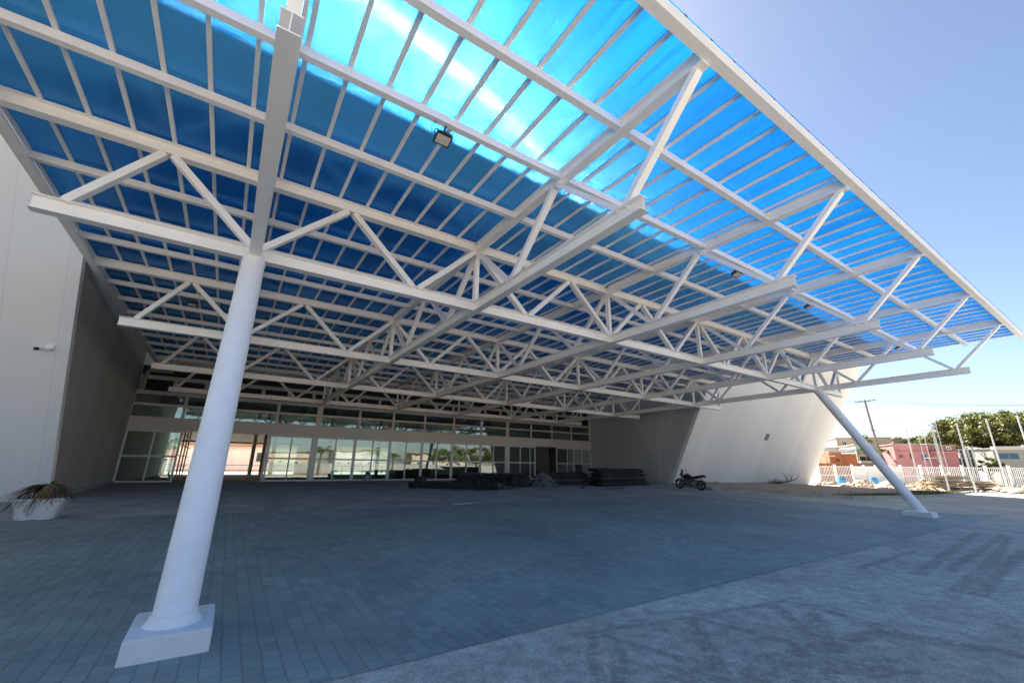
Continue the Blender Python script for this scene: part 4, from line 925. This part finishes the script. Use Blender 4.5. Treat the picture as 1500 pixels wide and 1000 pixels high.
# utility pole with wires
k = 7; tb = T(1292, k); zt = Z(1277, 585, k); bp = fp(tb, k, GF); tp = fp(tb-.5, k, zt); t = thing('utility_pole', 'dark wooden utility pole with a crossarm standing before the white house', 'utility pole', bp)
b = MB(); b.tube([bp, tp], [.2, .13], 10); b.build('shaft', paint('pole_wood', (.17, .14, .12), .85, .2, 3), t, smooth='auto')
b = MB(); b.rect(tp+EV*-1.3+Vector((0, 0, -.35)), tp+EV*1.3+Vector((0, 0, -.1)), .12, .14); md = bp+(tp-bp)*.62; b.rect(md-EV*.55, md+EV*.55, .1, .1); b.build('crossarm', paint('pole_wood', (.17,)*3), t)
b = MB()
for s in (-1.2, -.5, .5, 1.2): b.lathe([(.05, 0), (.07, .08), (.03, .2)], tp+EV*s+Vector((0, 0, -.18+.1*s)), 8)
b.build('insulator', paint('insulator', (.3, .3, .32), .3), t)
b = MB()
for s, zz in ((-1.2, 0), (1.2, 0), (0, -3.2)):
    a = tp+EV*s+Vector((0, 0, zz-.05)); P = []
    for far, sgn in ((EV*40, 1), (EV*-45, -1)):
        P = [a+far*(i/14)+Vector((0, 0, -1.6*4*(i/14)*(1-i/14))) for i in range(15)]; b.tube(P, .018, 4, False)
b.build('wire', BLACK, t, smooth=None)

# ------------------------------------------------------------------ trees
def leaf_mat(name, lo, mid, hi):
    m = bpy.data.materials.new(name); nt, N, L = nodes(m); b = N['Principled BSDF']; ge = N.new('ShaderNodeNewGeometry')
    o = ramp(nt, ge.outputs['Random Per Island'], [(0, lo), (.55, mid), (1, hi)])
    cl = ramp(nt, noise(nt, pos(nt), .55, 3), [(.35, (.7, .72, .7)), (.65, (1.2, 1.15, 1.0))]); o = mixc(nt, 1., o, cl, 'MULTIPLY')
    L.new(o, b.inputs['Base Color']); b.inputs['Roughness'].default_value = .55
    tl = N.new('ShaderNodeBsdfTranslucent'); L.new(mixc(nt, 1., o, (1.1, 1.2, .5), 'MULTIPLY'), tl.inputs[0]); mx = N.new('ShaderNodeMixShader'); mx.inputs[0].default_value = .3
    L.new(b.outputs[0], mx.inputs[1]); L.new(tl.outputs[0], mx.inputs[2]); L.new(mx.outputs[0], N['Material Output'].inputs[0]); return m
LEAF = leaf_mat('mango_leaves', (.05, .07, .015), (.12, .14, .03), (.26, .22, .06)); LEAF2 = leaf_mat('bright_leaves', (.04, .07, .015), (.09, .13, .03), (.16, .18, .05)); BARK = paint('tree_bark', (.13, .10, .075), .9, .25, 5, bumpk=.5)
def tree(label, base, h0, rx, ry, rz, clumps, leaves, ls, mat, trunk_r=.3, group=None, name='broadleaf_tree', lean=(0, 0)):
    t = thing(name, label, 'tree', base, group); c = base+Vector((lean[0], lean[1], h0+rz)); b = MB(); tk = MB()
    tk.tube([base+Vector((0, 0, -.2)), base+Vector((lean[0]*.2, lean[1]*.2, h0*.5)), base+Vector((lean[0]*.5, lean[1]*.5, h0))], [trunk_r*1.25, trunk_r, trunk_r*.8], 10)
    for i in range(clumps):
        while True:
            d = Vector((rnd.uniform(-1, 1), rnd.uniform(-1, 1), rnd.uniform(-1, 1)))
            if .25 < d.length <= 1: break
        d = d.normalized()*(d.length**.45)
        if d.z < -.45: d.z *= .55
        k = 1+.16*math.sin(d.x*5+d.y*3)+rnd.uniform(-.08, .1); q = c+Vector((d.x*rx*k, d.y*ry*k, d.z*rz*k)); cr_ = rnd.uniform(.5, 1.05)*(rx*ry*rz)**(1/3)*.2
        if i % 6 == 0: s0 = base+Vector((lean[0]*.5, lean[1]*.5, h0)); mid = s0+(q-s0)*.5+Vector((0, 0, rz*.1)); tk.tube([s0, mid, q], [trunk_r*.5, trunk_r*.3, .04], 6)
        for _ in range(leaves):
            o = Vector((rnd.gauss(0, 1), rnd.gauss(0, 1), rnd.gauss(0, .75)))*cr_*.55; p = q+o; n = (o.normalized()+Vector((rnd.uniform(-.8, .8), rnd.uniform(-.8, .8), rnd.uniform(-.3, 1)))).normalized()
            a = n.orthogonal().normalized(); a.rotate(Matrix.Rotation(rnd.uniform(0, 6.28), 3, n)); e = n.cross(a); l = ls*rnd.uniform(.6, 1.3); w_ = l*.38
            b.add([p-a*l*.5, p+e*w_-n*l*.06, p+a*l*.5-n*l*.15, p-e*w_-n*l*.06], [(0, 1, 2, 3)])
    tk.build('trunk', BARK, t, smooth='auto'); b.build('crown', mat, t, smooth=None); return t
k = 24; pb = fp(T(1440, k), k, GF); dd = (pb-Vector((0, 0, 0))).length
wpx = lambda n, p: n*Vector((p.x, p.y, 0)).dot(Vector((Fv.x, Fv.y, 0)))/FPX
zt = Z(1470, 602, k); zb_ = Z(1440, 654, k); pb = fp(T(1468, k), k, GF)
tree('big spreading dark green mango tree behind the grey house', pb, zb_-GF-.6, wpx(82, pb)*.75, wpx(82, pb)*.8, (zt-zb_)/2*1.0, 330, 150, .34, LEAF, .55)
k = 22; pb = fp(T(1443, 13), 13, GF); tree('small leafy tree in front of the big tree trunk, right of the dark porch', pb, 1.2, 1.5, 1.5, 1.3, 40, 40, .3, LEAF2, .2)
k = 36; pb = fp(T(1345, k), k, GF); zt = Z(1350, 640, k); tree('round green tree top showing above the pink house', pb, zt-GF-4.2, 4.2, 4, 2.1, 90, 110, .32, LEAF2, .3)
pb = fp(T(1378, k), k, GF); tree('dull green tree top above the pink annexe, left of the big tree', pb, zt-GF-5, 4.0, 4, 2.0, 90, 110, .32, LEAF, .3)
k = 11; pb = fp(T(1279, k), k, GF); zt = Z(1270, 634, k); tree('thin young tree with sparse leaves behind the leaning column', pb, zt-GF-4.6, 2.3, 2.2, 2.4, 16, 26, .38, LEAF2, .12, None, 'young_tree')

# ------------------------------------------------------------------ what stands behind the camera (seen mirrored in the glass)
PALM = leaf_mat('palm_fronds', (.05, .07, .02), (.10, .12, .03), (.17, .16, .05))
def palm(x, y, h, label, s=1.):
    base = Vector((x, y, -.72)); t = thing('palm_tree', label, 'palm', base, 'palms across the yard from the entrance'); b = MB(); b.tube([base, base+Vector((.1, 0, h*.5)), base+Vector((.15, 0, h))], [.32, .24, .22], 10); b.build('trunk', BARK, t, smooth='auto')
    b = MB(); c = base+Vector((.15, 0, h))
    for i in range(26):
        a = i*2.4; el = rnd.uniform(-.2, 1.1); d = Vector((math.cos(a)*math.cos(el), math.sin(a)*math.cos(el), math.sin(el))); L_ = rnd.uniform(2.2, 3.2)*s; prev = None
        for j in range(14):
            q = j/13; p = c+d*(L_*q)+Vector((0, 0, -1.5*s*q*q)); sd = d.cross(Vector((0, 0, 1))).normalized(); l = .75*s*math.sin(math.pi*(.12+.85*q))
            for sg in (-1, 1): tip = p+sd*sg*l+d*l*.5+Vector((0, 0, -l*.35)); b.add([p, p+d*.09, tip], [(0, 1, 2)])
    b.build('fronds', PALM, t, smooth=None)
palm(15.5, -24, 4.2, 'palm mirrored in the third glass door from the left', 1.15); palm(25, -23, 4.0, 'palm mirrored in the fifth glass door from the left', 1.3); palm(-8.5, -20, 4.6, 'palm mirrored in the leftmost glass door', 1.2); palm(33, -34, 3.6, 'palm mirrored farther back near the middle doors', 1.)
for i, (x, y, h0, r_) in enumerate(((46, -30, 2.2, 4.2), (56, -34, 2.5, 4.6), (66, -38, 2.2, 4.0), (2, -48, 2.5, 4), (76, -30, 2.2, 4))):
    tree('broad tree mirrored in the glass, number of trunks from the palms: '+str(i+1) if False else ['pale barked tree mirrored in the right glass doors', 'wide tree mirrored near the right glass doors', 'tree mirrored beyond the right glass doors', 'tree mirrored far behind the left palm', 'tree mirrored at the far right of the yard'][i], Vector((x, y, -.7)), h0, r_, r_, 2.0, 60, 45, .5, LEAF2, .25, 'trees across the yard from the entrance')
b = MB(); b.box(-30, 95, -52, -51.7, -.75, 1.5); tag(b.build('boundary_wall', GREY, None), 'long low white boundary wall across the yard, mirrored in the glass', 'wall')
for i, (x0, x1, y0, hh, m_, lab) in enumerate(((8, 22, -70, 4.6, CREAM, 'cream house across the yard, mirrored behind the palms'), (28, 40, -74, 5.5, WHT, 'white house across the yard, mirrored in the middle doors'), (52, 72, -72, 5.2, CREAM, 'long cream house across the yard, mirrored in the right doors'), (-24, -6, -70, 5, PINK, 'pink house across the yard, mirrored in the left door'))):
    t = thing('street_house', lab, 'house', ((x0+x1)/2, y0-4, -.7)); MB().box(x0, x1, y0-8, y0, -.7, hh).build('wall', m_, t); MB().box(x0-.4, x1+.4, y0-8.4, y0+.4, hh+.003, hh+.2).build('roof_slab', ROOFT, t)
    for j in range(4): x = x0+(x1-x0)*(j+.5)/4; b = MB(); b.box(x-.6, x+.6, y0, y0+.06, .9, 2.2); w_ = b.build('window', WHITE, t); MB().box(x-.5, x+.5, y0+.062, y0+.08, 1., 2.1).build('pane', WIN, w_)

# ------------------------------------------------------------------ behind the hall, seen through the open doorway
yb = thing('yard_building', 'pinkish service building with a brown roof edge seen through the open doorway', 'building', (4, 88, 0))
PKW = hmat('pale_pink_wall', (.7, .55, .47)); MB().box(-16, 30, 84, 92, -.3, 3.9).build('wall', PKW, yb); MB().box(-17, 31, 82.6, 93, 3.9, 4.3).build('roof_slab', hmat('terracotta_eave', (.3, .17, .1)), yb)
for x in (-9, -2, 5.5, 12): b = MB(); b.box(x-1.1, x+1.1, 83.93, 84, 1.5, 3.0); w_ = b.build('window', paint('brown_frame', (.2, .14, .1), .6), yb); MB().box(x-1, x+1, 83.9, 83.93, 1.6, 2.9).build('pane', WIN, w_)
rl = thing('metal_railing', 'dark metal railing at the back of the hall seen through the doorway', 'railing', (2, 57.5, 0)); b = MB()
for z in (.45, 1.0): b.tube([(-5, 57.5, z), (20, 57.5, z)], .03, 6)
b.build('rail', BLACK, rl); 
for i in range(11): MB().box(-5+i*2.5-.03, -5+i*2.5+.03, 57.47, 57.53, -.05, 1.03).build('post', BLACK, rl)
ps = [o for o in sc.objects if o.type == 'MESH']
